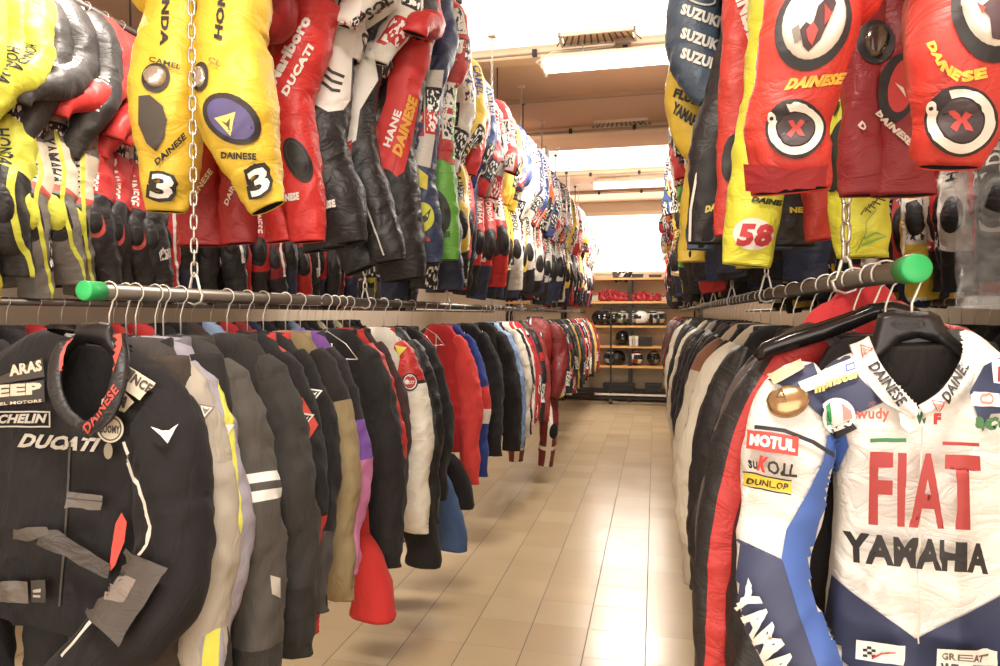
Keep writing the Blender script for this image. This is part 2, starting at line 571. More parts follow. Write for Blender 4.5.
# ------------------------------------------------------------------ garment prototypes
def torso_st(w=.235, d=.085, L=.86, neck=.07, hemw=None):
    hw = hemw or w * 1.06
    return [(0, .01, -.085, neck * .7, .045), (0, .008, -.10, neck, .05), (0, 0, -.13, .095, .056), (0, 0, -.18, w * .60, .06), (0, 0, -.25, w * .74, .07),
            (0, 0, -.36, w * .88, d), (0, -.005, -.5, w * .95, d), (0, .005, -.7, w * .98, d * .95), (0, 0, -L, hw, d * .85)]


def sleeve_st(sg, w=.235, Ln=1.0, fwd=.06, r=.075, out=.045, seed=0):
    x = w * .47; j = lambda k: (hash3(seed + 3, k, 2 + sg, 9) - .5)
    return [(sg * x, 0, -.155, .03, .03), (sg * (x + .02), 0, -.20, r * .7, r * .7), (sg * (x + .047), 0, -.29, r * .95, r * .85),
            (sg * (x + .077 + out * .6), -.005 + .02 * j(1), -.42, r * 1.06, r * .95), (sg * (x + .107 + out), -.02 + .03 * j(2), -.58, r * 1.02, r * .95), (sg * (x + .115 + out + .02 * j(3)), -fwd * .6 + .03 * j(4), -.72, r * .95, r * .88),
            (sg * (x + .11 + out + .03 * j(5)), -fwd + .03 * j(6), -Ln + .1, r * .8, r * .8), (sg * (x + .105 + out + .04 * j(5)), -fwd + .04 * j(6), -Ln, r * .82, r * .5)]


def collar_mb(mb, z0=-.135, z1=-.085, rx=.074, ry=.056, slot=0):
    K = 28; vs = []; fs = []
    rows = [(1.12, z0, 0), (1.02, (z0 + z1) / 2, 0), (1.0, z1, 0), (.93, z1 + .002, 0), (.86, (z0 + z1) / 2, 0), (.8, z0, 0)]
    for r, z, _ in rows:
        for j in range(K):
            t = 2 * PI * j / K; f = math.cos(t)    # front is -y
            vs.append((rx * r * math.sin(t), .012 - ry * r * f, z - .016 * max(0, f)))
    for i in range(len(rows) - 1):
        for j in range(K): fs.append((i * K + j, i * K + (j + 1) % K, (i + 1) * K + (j + 1) % K, (i + 1) * K + j))
    uv = [tuple((.5, .01) for _ in f) for f in fs]
    return mb.add(vs, fs, uv, slot)


class Jacket:
    def __init__(s, seed, w=.2, d=.085, L=.86, SL=1.0, fwd=.06, r=.075, out=.0, fold=.017, step=.013, m=36):
        s.T = Loft(torso_st(w, d, L), step, m + 6, fold, 'torso', seed)
        s.S = [Loft(sleeve_st(g, w, SL, fwd, r, out, seed), step, m, fold, 'sleeve', seed + 5 + g) for g in (-1, 1)]
        a = MB(); s.T.add(a); s.body = a.data('body', [M_LINE, M_LINE])
        s.sl = []
        for l in s.S:
            a = MB(); l.add(a); s.sl.append(a.data('sleeve', [M_LINE, M_LINE]))
        a = MB(); collar_mb(a); s.col = a.data('collar', [M_LINE])
        a = MB(); s.T.add(a); [l.add(a) for l in s.S]; collar_mb(a)
        s.far = a
        s.cache = {}


def setmat(o, i, m):
    o.material_slots[i].link = 'OBJECT'; o.material_slots[i].material = m


def put_jacket(P, loc, rz, body, sleeve, collar, label, group=None, name='jacket', cat='jacket', far=False, zipc='#8d8880'):
    r = empty(name, (loc[0], loc[1], loc[2] - .032), rz, label, cat, group)
    b = link('body', P.body, r); setmat(b, 0, body)
    for k in (0, 1):
        x = link('sleeve', P.sl[k], r); setmat(x, 0, sleeve)
    if not far:
        c = link('collar', P.col, r); setmat(c, 0, collar)
        if 'zip' not in P.cache:
            mb = MB(); pts = []
            for v in np.linspace(.06, P.T.cum[-1] - .01, 24):
                p, n = P.T.at(0, v); pts.append(p + n * .002)
            mb.tube(pts, .0035, 5); P.cache['zip'] = mb.data('zip', [M_STEEL])
        link('zip', P.cache['zip'], r)
    return r


class Suit:
    """one-piece riding leathers"""

    def __init__(s, seed, w=.225, bend=1.0, leg=1.52, spread=.02, fold=.016, step=.014, m=36, sc=1.0):
        s.T = Loft([(0, .01, -.085, .05, .045), (0, .008, -.10, .07, .05), (0, 0, -.125, .115, .06), (0, 0, -.155, w * .76, .07), (0, 0, -.21, w * .93, .085),
                    (0, 0, -.32, w * .96, .105), (0, 0, -.52, w * .82, .10), (0, 0, -.66, w * .8, .1), (0, 0, -.8, w * .86, .11), (0, 0, -.9, w * .7, .09)], step, m + 6, fold, 'torso', seed)
        s.S = []; s.Lg = []
        x = w * .66
        for g in (-1, 1):
            J = lambda k: hash3(seed, g + 3, k, 2) - .5
            b = max(.15, bend * (1 + .9 * J(1))); lo = .9 - .25 * b
            s.S.append(Loft([(g * x, 0, -.15, .03, .03), (g * (x + .04), 0, -.19, .068, .06), (g * (x + .08), -.005, -.27, .083, .075),
                             (g * (x + .10), -.015 + .04 * J(2), -.40, .08, .075), (g * (x + .105 + .04 * J(3)), -.045 * b, -.51, .076, .074), (g * (x + .09 + .05 * J(3)), -.12 * b, -.61 - .03 * (1 - b), .07, .07),
                             (g * (x + .07 + .08 * J(4)), -.19 * b, -.70 - .09 * (1 - b), .058, .05), (g * (x + .05 + .12 * J(4)), -.22 * b, -.77 - .12 * (1 - b), .05, .03), (g * (x + .04 + .13 * J(4)), -.225 * b, -.81 - .13 * (1 - b), .05, .014)], step, m, fold, 'sleeve', seed + 5 + g))
            h = .1 + spread + .05 * J(5); y1 = .06 * J(6); lg = leg + .09 * J(7)
            s.Lg.append(Loft([(g * .075, 0, -.76, .07, .08), (g * .095, -.005, -.84, .105, .11), (g * h, -.02, -.98, .1, .105), (g * (h + .01), -.06 + y1, -1.1, .092, .1),
                              (g * (h + .015 + .03 * J(8)), -.065 + y1, -1.18, .088, .092), (g * (h + .015 + .05 * J(8)), -.035 + y1, -1.3, .083, .085), (g * (h + .015 + .08 * J(8)), y1, -lg + .1, .075, .062), (g * (h + .01 + .1 * J(8)), .01 + y1, -lg, .074, .03)],
                             step, m, fold, 'sleeve', seed + 15 + g))
        a = MB(); s.T.add(a); s.body = a.data('body', [M_LINE, M_LINE])
        s.sl = []; s.lg = []
        for l in s.S: a = MB(); l.add(a); s.sl.append(a.data('sleeve', [M_LINE, M_LINE]))
        for l in s.Lg: a = MB(); l.add(a); s.lg.append(a.data('trouser_leg', [M_LINE, M_LINE]))
        a = MB(); collar_mb(a, -.13, -.075, .078, .058); s.col = a.data('collar', [M_LINE])
        s.pads = []
        for l, g in zip(s.Lg, (-1, 1)):
            a = MB(); vs = []; fs = []; K = 16; R = 4
            for i in range(R + 1):
                for j in range(K):
                    t = 2 * PI * j / K; r_ = i / R; u = g * .045 + .048 * r_ * math.cos(t); v = .43 + .062 * r_ * math.sin(t)
                    p, n = l.at(u, v); vs.append(p + n * (.002 + .014 * math.sqrt(max(0, 1 - r_ * r_))))
            for i in range(R):
                for j in range(K): fs.append((i * K + j, i * K + (j + 1) % K, (i + 1) * K + (j + 1) % K, (i + 1) * K + j))
            a.add(vs, fs); s.pads.append(a.data('knee_slider', [M_LINE]))
        s.cache = {}

    def letter(s, part, txt, col, root):
        """part 'arm','fore','leg','shin','chest'"""
        for k in ((0, 1) if part != 'chest' else (0,)):
            key = (part, txt, col, k)
            if key not in s.cache:
                g = (-1, 1)[k]
                if part == 'arm': L = s.S[k]; a = (g * .05, .20, min(.2, .035 * len(txt)), .05)
                elif part == 'fore': L = s.S[k]; a = (g * .03, .46, min(.2, .035 * len(txt)), .045)
                elif part == 'leg': L = s.Lg[k]; a = (g * .05, .20, min(.24, .04 * len(txt)), .055)
                elif part == 'shin': L = s.Lg[k]; a = (g * .03, .58, .10, .024)
                elif part == 'thigh': L = s.Lg[k]; a = (g * -.02, .2, min(.24, .04 * len(txt)), .05)
                else: L = s.T; a = (0, .33, min(.3, .05 * len(txt)), .06)
                s.cache[key] = wrap_text(L, txt, a[0], a[1], a[2], a[3], col, None, down=(part not in ('chest', 'shin')), rev=(k == 0))
            link('lettering', s.cache[key], root)


def put_suit(P, loc, rz, body, sleeve, leg, pad, collar, label, group, letters=(), far=False, cat='suit', name='leather_suit'):
    r = empty(name, loc, rz, label, cat, group)
    b = link('body', P.body, r); setmat(b, 0, body)
    for k in (0, 1):
        x = link('sleeve', P.sl[k], r); setmat(x, 0, sleeve)
        x = link('trouser_leg', P.lg[k], r); setmat(x, 0, leg)
        x = link('knee_slider', P.pads[k], r); setmat(x, 0, pad)
    if not far:
        c = link('collar', P.col, r); setmat(c, 0, collar)
        for part, t, col in letters: P.letter(part, t, col, r)
    return r


_hang = {}


def hanger(loc, rz, label, group, style='plastic', lean=0):
    if style not in _hang:
        mb = MB()
        if style == 'plastic':
            pts = [(-.15, 0, -.225), (-.12, 0, -.175), (-.08, 0, -.137), (-.04, 0, -.104), (0, 0, -.094), (.04, 0, -.104), (.08, 0, -.137), (.12, 0, -.175), (.15, 0, -.225)]
            mb.tube(pts, [.009, .013, .014, .013, .015, .013, .014, .013, .009], 8)
        else:
            mb.tube([(-.13, 0, -.2), (-.08, 0, -.14), (0, 0, -.09), (.08, 0, -.14), (.13, 0, -.2)], .0022, 6)
            mb.tube([(-.13, 0, -.2), (.13, 0, -.2)], .0022, 6)
        mb.v = [(x, y, z - .03) for x, y, z in mb.v]
        bar = mb.data('bar', [M_PLAS if style == 'plastic' else M_STEEL])
        mb = MB(); pts = [(0, 0, -.125), (0, 0, -.06), (.006, 0, -.04)]
        for a in np.linspace(-60, 215, 14):
            t = math.radians(a); pts.append((.0245 * math.cos(t), 0, .0245 * math.sin(t)))
        mb.tube(pts, .0021, 6)
        _hang[style] = (bar, mb.data('hook', [M_STEEL]))
    r = empty('clothes_hanger', loc, rz, label, 'hanger', group)
    link('bar', _hang[style][0], r); link('hook', _hang[style][1], r)
    return r


ONES = 'zeroth first second third fourth fifth sixth seventh eighth ninth tenth eleventh twelfth thirteenth fourteenth fifteenth sixteenth seventeenth eighteenth nineteenth'.split()
TENS = ['', '', 'twenty', 'thirty', 'forty', 'fifty', 'sixty', 'seventy', 'eighty']


def ordn(i):
    if i < 20: return ONES[i]
    t, o = divmod(i, 10)
    return (TENS[t][:-1] + 'ieth') if o == 0 else TENS[t] + '-' + ONES[o]



# ------------------------------------------------------------------ the room
XL, XR, YF, YB = -4.6, 2.9, -3.0, 13.75


def tile_floor():
    N = NT('floor_tiles'); tc = N.n('ShaderNodeTexCoord'); sp = N.n('ShaderNodeSeparateXYZ'); N.l(tc.outputs['Object'], sp.inputs[0])
    gx = N.math('DIVIDE', N.math('ADD', sp.outputs[0], .036 + 6), .30); gy = N.math('DIVIDE', N.math('ADD', sp.outputs[1], -4.165 + 9), .30)
    fx, fy = N.math('FRACT', gx), N.math('FRACT', gy)
    dx = N.math('ABSOLUTE', N.math('SUBTRACT', fx, .5)); dy = N.math('ABSOLUTE', N.math('SUBTRACT', fy, .5))
    edge = N.math('MAXIMUM', dx, dy); g = N.math('GREATER_THAN', edge, .4915)
    cx = N.n('ShaderNodeCombineXYZ'); N.l(N.math('FLOOR', gx), cx.inputs[0]); N.l(N.math('FLOOR', gy), cx.inputs[1])
    wn = N.n('ShaderNodeTexWhiteNoise', noise_dimensions='2D'); N.l(cx.outputs[0], wn.inputs['Vector'])
    no = N.n('ShaderNodeTexNoise'); no.inputs['Scale'].default_value = 2.5; no.inputs['Detail'].default_value = 5; N.l(tc.outputs['Object'], no.inputs['Vector'])
    a = N.mix(wn.outputs[0], lin('#c9b391'), lin('#bea582')); a = N.mix(N.math('MULTIPLY', no.outputs[0], .35), a, lin('#a58a66'))
    gl = N.mix(N.math('GREATER_THAN', dx, dy), lin('#968571'), lin('#5d5348')); N.l(N.mix(g, a, gl), N.b.inputs['Base Color'])
    rr = N.math('ADD', N.math('MULTIPLY', no.outputs[0], .16), .15); N.l(N.mix(g, (.2, .2, .2, 1), (.7, .7, .7, 1)), N.b.inputs['Roughness'])
    N.l(N.math('MAXIMUM', rr, N.math('MULTIPLY', g, .7)), N.b.inputs['Roughness'])
    N.b.inputs['Specular IOR Level'].default_value = .75
    bp = N.n('ShaderNodeBump'); bp.inputs['Strength'].default_value = .4; bp.inputs['Distance'].default_value = .002
    N.l(N.math('SUBTRACT', 1.0, g), bp.inputs['Height']); N.l(bp.outputs[0], N.b.inputs['Normal'])
    return N.m


M_CEIL = plain('ceiling_paint', '#d3b297', .9, bump=.15, bscale=8)
M_WALL = plain('wall_paint', '#d9cbb8', .9, bump=.1, bscale=8)
M_GLOW_BAND = plain('glowing_ceiling_panel', (1.0, .965, .9), .5, emit=1.5)
M_GLOW = plain('window_and_fill_pane', (1.0, .97, .92), .3, emit=1.7)
M_TUBE = plain('lit_diffuser', (1.0, .96, .88), .4, emit=3.0)
M_CASE = plain('lamp_casing', '#d8cdbd', .5)
M_DARK = plain('dark_metal', '#2a2624', .45, .3)
M_CONDUIT = plain('conduit_plastic', '#a8917c', .6)

struct('floor', MB().box(XL, XR, YF, YB, -.1, 0), [tile_floor()])
# ceiling: painted slabs with two glowing strips added for the bright bands
GLOW_BANDS = ((3.75, 5.72), (9.3, 10.75))
mb = MB(); y0 = YF
for a, b in GLOW_BANDS + ((YB, YB),):
    mb.box(XL, XR, y0, a, CEIL, CEIL + .12); y0 = b
for a, b in GLOW_BANDS: mb.box(XL, -3.1, a, b, CEIL, CEIL + .12); mb.box(2.3, XR, a, b, CEIL, CEIL + .12)
struct('ceiling', mb, [M_CEIL])
for i, (a, b) in enumerate(GLOW_BANDS):
    struct('window_%d' % (i + 3), MB().box(-3.1, 2.3, a, b, CEIL + .03, CEIL + .06), [M_GLOW_BAND])  # emissive strips, brightness of the ceiling bands put into the material
mb = MB()
for y in (5.72, 8.2, 10.75):
    mb.box(XL, XR, y, y + .16, CEIL - .07, CEIL + .001)
struct('trim_1', mb, [plain('beam_paint', '#d7bfa2', .85)])
mb = MB()
for y in (7.0, 12.4): mb.box(XL, XR, y, y + .05, CEIL - .035, CEIL + .001)
struct('trim_2', mb, [plain('joint_paint', '#a98d74', .85)])
struct('wall_left', MB().box(XL - .12, XL, YF, YB, 0, CEIL), [M_WALL])
struct('wall_right', MB().box(XR, XR + .12, YF, YB, 0, CEIL), [M_WALL])
mb = MB(); mb.box(XL, XR, YB, YB + .12, 0, 2.5); mb.box(XL, XR, YB, YB + .12, 3.72, CEIL); mb.box(XL, -2.8, YB, YB + .12, 2.5, 3.72); mb.box(1.9, XR, YB, YB + .12, 2.5, 3.72)
struct('wall_back', mb, [M_WALL])
wn = MB(); wn.box(-2.8, 1.9, YB + .05, YB + .07, 2.5, 3.72); w1 = struct('window_1', wn, [M_GLOW])
mb = MB(); mb.box(-2.8, 1.9, YB - .03, YB + .05, 3.66, 3.73); mb.box(-2.8, 1.9, YB - .03, YB + .05, 2.49, 2.54); mb.box(-2.82, -2.76, YB - .03, YB + .05, 2.5, 3.72); mb.box(1.84, 1.92, YB - .03, YB + .05, 2.5, 3.72)
link('window_frame', mb.data('window_frame', [plain('frame_paint', '#e6dac6', .6)], False), w1)
mb = MB(); mb.box(XL, XR, YF - .12, YF, 0, .5); mb.box(XL, XR, YF - .12, YF, 3.5, CEIL); mb.box(XL, -3.9, YF - .12, YF, .5, 3.5); mb.box(2.6, XR, YF - .12, YF, .5, 3.5)
struct('wall_front', mb, [M_WALL])
struct('window_2', MB().box(-3.9, 2.6, YF - .08, YF - .06, .5, 3.5), [plain('window_and_fill_pane', (1.0, .97, .92), .3, emit=.9)])  # unseen glowing pane added behind the camera as soft front fill
struct('baseboard_back', MB().box(XL, XR, YB - .02, YB, 0, .09), [plain('skirting', '#8d7d6a', .6)])


def fixture(x0, x1, y, z=3.70, lab='', cable=True, alongy=False):
    r = empty('ceiling_light', ((x0 + x1) / 2, y, z), PI / 2 if alongy else 0, lab, 'ceiling light')
    h = (x1 - x0) / 2
    mb = MB(); mb.box(-h, h, -.10, .10, .055, .09); mb.box(-h - .02, -h, -.11, .11, -.02, .09); mb.box(h, h + .02, -.11, .11, -.02, .09)
    link('casing', mb.data('casing', [M_CASE], False), r)
    mb = MB(); K = 14; vs = []
    for x in (-h, h):
        for k in range(K + 1):
            t = PI * k / K; vs.append((x, .105 * math.cos(t), .055 - .075 * math.sin(t)))
    mb.add(vs, [(k, k + 1, K + 2 + k, K + 1 + k) for k in range(K)]); link('diffuser', mb.data('diffuser', [M_TUBE]), r)
    for sx in (-h * .6, h * .6):
        mb = MB(); mb.tube([(sx, 0, .08), (sx, 0, CEIL - z)], .006, 6); link('suspension_rod', mb.data('suspension_rod', [M_CASE]), r)
    if cable:
        mb = MB(); mb.tube([(-h - .01, 0, .03), (-h - .08, 0, .07), (-h + .05, .02, .15), (-h * .3, .03, .16), (-.15, .05, CEIL - z - .01)], .007, 6)
        link('cable', mb.data('cable', [M_CASE]), r)
        mb = MB().box(-.2, -.08, .0, .12, CEIL - z - .06, CEIL - z); link('junction_box', mb.data('junction_box', [M_CONDUIT], False), r)
    return r


fixture(-.9, .65, 5.6, lab='long lit fluorescent batten over the aisle, the nearer and larger one in view')
fixture(-.95, .6, 10.9, lab='lit fluorescent batten far down the aisle near the back window')
fixture(-2.95, -1.36, 8.55, lab='fluorescent batten half hidden behind the left row, only its end showing')
fixture(-.9, .65, .4, lab='lit fluorescent batten overhead close to the viewer, above the picture')


def grille(x, y, lab):
    r = empty('ceiling_vent', (x, y, CEIL - .02), 0, lab, 'vent')
    mb = MB(); mb.box(-.3, .3, -.12, -.10, -.01, .02); mb.box(-.3, .3, .10, .12, -.01, .02); mb.box(-.31, -.29, -.12, .12, -.01, .02); mb.box(.29, .31, -.12, .12, -.01, .02)
    link('frame', mb.data('frame', [M_CASE], False), r)
    mb = MB()
    for k in range(13):
        xx = -.27 + .045 * k; t = (k - 6) * .012
        mb.tube([(xx, -.1, 0), (xx + t, .1, 0)], .007, 4)
    link('slats', mb.data('slats', [plain('grille_slats', '#5b4c40', .6)]), r)
    link('duct', MB().box(-.28, .28, -.1, .1, .012, .018).data('duct', [plain('duct_paint', '#e9c9a5', .8)], False), r)


grille(-.466, 5.55, 'slatted ceiling vent just behind the nearer batten light')
grille(-.40, 8.08, 'slatted ceiling vent midway down the aisle between the two battens')
for k, y in enumerate((5.66, 8.14, 10.7, 12.36)):
    mb = MB(); mb.tube([(XL, y, CEIL - .06), (XR, y, CEIL - .06)], .012, 6)
    r = mb.data('conduit', [M_CONDUIT]); o = link('ceiling_conduit', r); tag(o, ('thin pipe running across the ceiling ' + ('by the nearer batten light', 'at the middle vent', 'by the far batten light', 'just before the back window')[k]), 'pipe')
    for x in np.arange(-4, 2.6, .75):
        link('clip', MB().box(x - .02, x + .02, y - .02, y + .02, CEIL - .085, CEIL - .03).data('clip', [M_DARK], False), o)

# ------------------------------------------------------------------ rails and chains
RZL, RZR = 1.727, 1.745
XA, XE, XD, XH = -1.30, .41, -3.0, 1.5
ZS = 3.42            # upper rails for the suits
XBs, XCs, XFs, XGs = -1.38, -3.08, .40, 1.55


def rail(x, z, y0, y1, lab, cap=False):
    r = empty('hanging_rail', (x, y0, z), 0, lab, 'rail')
    mb = MB(); mb.tube([(0, 0, 0), (0, y1 - y0, 0)], .0195, 14); link('pipe', mb.data('pipe', [M_RAIL]), r)
    if cap:
        mb = MB(); mb.tube([(0, -.022, 0), (0, -.0218, 0), (0, -.0205, 0), (0, -.019, 0), (0, .03, 0)], [.0, .0205, .0228, .0235, .0235], 20); link('end_cap', mb.data('end_cap', [M_GREEN]), r)
    return r


rail(XA, RZL, 1.34, 12.9, 'steel jacket rail with green end cap left of the aisle', True)
rail(XE, RZR, 1.23, 12.6, 'steel jacket rail with green end cap right of the aisle', True)
rail(XD, 1.735, 1.9, 12.5, 'lower steel rail of the far left row behind the jackets')
rail(XH, 1.735, 1.5, 12.0, 'lower steel rail of the far right row')
rail(XBs, ZS, 1.55, 12.9, 'upper steel rail holding the racing suits left of the aisle')
rail(XCs, 3.38, 1.9, 12.5, 'upper steel rail with hooks showing at the top left')
rail(XFs, ZS, .9, 12.6, 'upper steel rail holding the racing suits right of the aisle')
rail(XGs, 3.38, 1.3, 12.0, 'upper steel rail of the far right row of bagged suits')


def chain(x, y, z0, z1, lab, pitch=.034, wire=.0032, group=None):
    mb = MB(); n = int((z1 - z0 - .085) / pitch); a, b = .0085, .0215
    for i in range(n + 1):
        c = z1 - .02 - i * pitch; pts = []
        for k in range(12):
            t = 2 * PI * k / 12; u = a * math.cos(t); v = (b - a) * (1 if math.sin(t) > 0 else -1) * (abs(math.sin(t)) > .01) + a * math.sin(t)
            pts.append((u * .76, u * .64, c + v) if i % 2 == 0 else (-u * .64, u * .76, c + v))
        mb.tube(pts, wire, 6, closed=True)
    zl = z1 - .02 - n * pitch
    r = empty('support_chain', (x, y, 0), 0, lab, 'chain', group)
    link('links', mb.data('links', [plain('chain_steel', '#c9c4bb', .3, .85)]), r)
    mb = MB(); pts = [(.0, 0, zl - .01), (.008, 0, zl - .02), (.017, 0, zl - .06), (.026, 0, z0 - .0), (.02, 0, z0 - .02), (0, 0, z0 - .027), (-.02, 0, z0 - .02), (-.026, 0, z0), (-.017, 0, zl - .06), (-.008, 0, zl - .02)]
    mb.tube(pts, .0042, 8, closed=True); link('snap_hook', mb.data('snap_hook', [plain('zinc', '#d8d4cb', .3, .7)]), r)
    link('ceiling_plate', MB().box(-.03, .03, -.03, .03, z1 - .012, z1).data('ceiling_plate', [M_CASE], False), r)
    return r


CHN = ['nearest chain, hanging in front of the yellow suit at the left', 'second chain from the front on the left jacket rail', 'third chain from the front on the left jacket rail, seen at the top', 'fourth chain on the left jacket rail, its top showing against the ceiling']
for i, y in enumerate((1.71, 2.89, 4.14, 5.37, 6.6, 7.85, 9.1, 10.4, 11.7)):
    chain(XA, y, RZL, CEIL, CHN[i] if i < 4 else 'steel chain holding the left jacket rail, %s from the front' % ordn(i + 1))
for i, y in enumerate((1.63, 2.72, 3.9, 5.1, 6.3, 7.5, 8.8, 10.1, 11.4)):
    chain(XE, y, RZR, CEIL, 'thick steel chain in front of the dark red suit at the right' if i == 0 else 'steel chain holding the right jacket rail, %s from the front' % ordn(i + 1), *( (.042, .0042) if i == 0 else (.034, .0032)))
for x, nm in ((XBs, 'upper left suit rail'), (XFs, 'upper right suit rail'), (XCs, 'far left suit rail'), (XGs, 'far right suit rail')):
    for i, y in enumerate((2.3, 3.5, 4.7, 5.9, 7.1, 8.3, 9.5, 10.7, 11.9)):
        mb = MB(); mb.tube([(x, y, 3.39), (x, y, CEIL)], .006, 6); o = link('suspension_rod', mb.data('suspension_rod', [M_DARK]))
        tag(o, 'thin dark rod from ceiling to the %s, %s from the front' % (nm, ordn(i + 1)), 'rod')
        link('ceiling_bolt', MB().box(x - .02, x + .02, y - .02, y + .02, CEIL - .03, CEIL).data('ceiling_bolt', [M_DARK], False), o)

# ------------------------------------------------------------------ back shelving with helmets and gloves
M_BOARD = plain('shelf_board', '#d9a566', .6, bump=.1, bscale=30)
r = empty('shelving_unit', (-.46, 13.3, 0), 0, 'black steel shelving with pale wooden boards against the back wall', 'shelf')
SHZ = (2.38, 1.93, 1.47, 1.08, .70)
for x in (-1.3, 0, 1.3, -2.4):
    for y in (-.2, .2): link('post', MB().box(x - .03, x + .03, y - .02, y + .02, 0, 2.38).data('post', [M_DARK], False), r)
for z in SHZ: link('shelf_board', MB().box(-2.44, 1.36, -.24, .24, z - .04, z).data('shelf_board', [M_BOARD], False), r)
link('shelf_board', MB().box(-2.44, 1.36, -.24, .24, .18, .22).data('shelf_board', [M_DARK], False), r)
link('back_panel', MB().box(-2.44, 1.36, .25, .26, .2, 2.36).data('back_panel', [plain('panel_paint', '#e3d4bb', .8)], False), r)

r = empty('garment_rack', (-.2, 12.75, 0), 0, 'black wheeled rack standing in front of the back shelves', 'rack')
for x in (-.6, .9): link('post', MB().box(x - .015, x + .015, -.015, .015, .12, 1.8).data('post', [M_DARK], False), r)
link('top_bar', MB().box(-.75, 1.0, -.015, .015, 1.78, 1.81).data('top_bar', [M_DARK], False), r)
link('base_rail', MB().box(-.9, 1.1, -.03, .03, .17, .20).data('base_rail', [M_CASE], False), r)
link('base_rail', MB().box(-.9, 1.1, -.03, .03, .10, .14).data('base_rail', [M_DARK], False), r)
for x in (-.6, .9):
    mb = MB(); mb.tube([(x - .03, 0, .05), (x + .03, 0, .05)], .05, 16); mb.box(x - .02, x + .02, -.02, .02, .08, .13)
    link('caster', mb.data('caster', [plain('caster_rubber', '#3a3634', .5)]), r)


def helmet(loc, rz, col, vis, lab, stripe=None):
    r = empty('helmet', loc, rz, lab, 'helmet')
    K, R = 24, 16; mb = MB(); vs = []
    for i in range(R + 1):
        ph = PI * (.02 + .86 * i / R)
        for j in range(K):
            t = 2 * PI * j / K; x = .125 * math.sin(ph) * math.sin(t); y = -.155 * math.sin(ph) * math.cos(t); z = .15 + .135 * math.cos(ph)
            if math.cos(t) > .3 and z < .13: y -= .02 * math.cos(t)
            vs.append((x, y, z))
    fs, sl, vf = [], [], []
    for i in range(R):
        for j in range(K):
            t = (j + .5) / K * 2 * PI; t = t if t < PI else t - 2 * PI
            f = (i * K + j, (i + 1) * K + j, (i + 1) * K + (j + 1) % K, i * K + (j + 1) % K)
            if abs(t) < 1.15 and 6 <= i <= 9: vf.append(f); continue
            fs.append(f); sl.append(1 if (stripe and (i in (3, 4) or (abs(abs(t) - .9) < .4 and i > 9))) else 0)
    fs.append(tuple(range(K))); sl.append(0)
    mb.add(vs, fs, None, sl); mb.tube([(.075 * math.cos(a), -.01 + .09 * math.sin(a), .032) for a in np.linspace(0, 2 * PI, 20)[:-1]], .012, 6, closed=True, sl=2)
    link('shell', mb.data('shell', [plain('helmet_paint', col, .2), plain('helmet_stripe', stripe or col, .25), M_PLAS]), r)
    mb = MB(); mb.add([(v[0] * .985, v[1] * .985, v[2]) for v in vs], vf); link('visor', mb.data('visor', [plain('visor', vis, .08)]), r)


def sx(px, z, Y=13.2): return at(px, 300, Y).x


for px, z, col, vis, st, lab, rz in (
        (598, 1.47, '#2b2827', '#101010', None, 'dark helmet at the left end of the helmet shelf', .3), (605, 1.47, '#35302d', '#151515', None, 'dark helmet beside the suits on the middle shelf', -.4),
        (613, 1.47, '#26211f', '#151515', '#8d8577', 'dark helmet left of the silver ones on the middle shelf', .2), (623, 1.47, '#bdb7a8', '#26231f', '#5b6d4a', 'small silver and green helmet left of the white one', -.5),
        (631.5, 1.47, '#a8a297', '#211f1c', '#44403a', 'grey patterned helmet immediately left of the white one', .5), (641, 1.47, '#f3eee6', '#2a2826', None, 'plain white helmet in the middle of the shelf', -.9),
        (653, 1.47, '#cfc8ba', '#1c1a19', '#2a2725', 'white and black helmet right of the plain white one', .4), (660, 1.47, '#4a4745', '#1c1a19', '#c9c2b5', 'dark striped helmet at the right of the middle shelf', -.4),
        (622, 1.08, '#1f1c1b', '#0f0f0f', None, 'single black helmet on the shelf below the white helmet', .2),
        (610, .70, '#33507a', '#191919', '#d9d2c5', 'blue helmet on the lowest helmet shelf', .3), (618, .70, '#1d1b1a', '#343230', None, 'black helmet on the lowest helmet shelf', -.8),
        (636, .70, '#e4ddd0', '#211f1e', '#a33a30', 'white helmet with red stripes on the lowest shelf', .7), (654, .70, '#23201f', '#141312', '#8b8479', 'dark helmet at the right of the lowest shelf', -.3)):
    helmet((sx(px, z), 13.25, z), rz, col, vis, lab, st)


def glove(loc, rz, sc, lab):
    r = empty('riding_glove', loc, rz, lab, 'glove'); r.scale = (sc, sc, sc)
    m = cloth('#b3242c', leather=True)
    L = Loft([(0, 0, .005, .03, .03), (0, .0, .03, .075, .06), (0, 0, .09, .07, .05), (.01, 0, .14, .06, .035), (.02, 0, .17, .04, .02)], .015, 16, .012, 'sleeve', int(loc[0] * 50) + 99)
    mb = MB(); L.add(mb, 0, 0); link('cuff', mb.data('cuff', [m]), r)
    for k in range(5):
        a = -.5 + .22 * k if k < 4 else 1.0
        mb = MB(); x, z = .015 + .03 * (k - 1.5), .14 - .01 * k
        mb.tube([(x, -.01, z), (x + .07 * math.sin(a), -.045, z + .02), (x + .1 * math.sin(a) + .02, -.06, z - .03)], [.016, .014, .009], 8)
        link('finger', mb.data('finger', [m]), r)


for k, (px, sc) in enumerate(((603, 1.2), (609, 1.35), (616, 1.2), (621, 1.0), (626, .95), (632, .8), (639, 1.1), (645, 1.1), (651, .8), (658, .9))):
    glove((sx(px, 0), 13.2, 1.93), (-.5, .3, .9, -.2, .5)[k % 5], sc, 'red leather riding glove, %s from the left on the glove shelf' % ordn(k + 1))


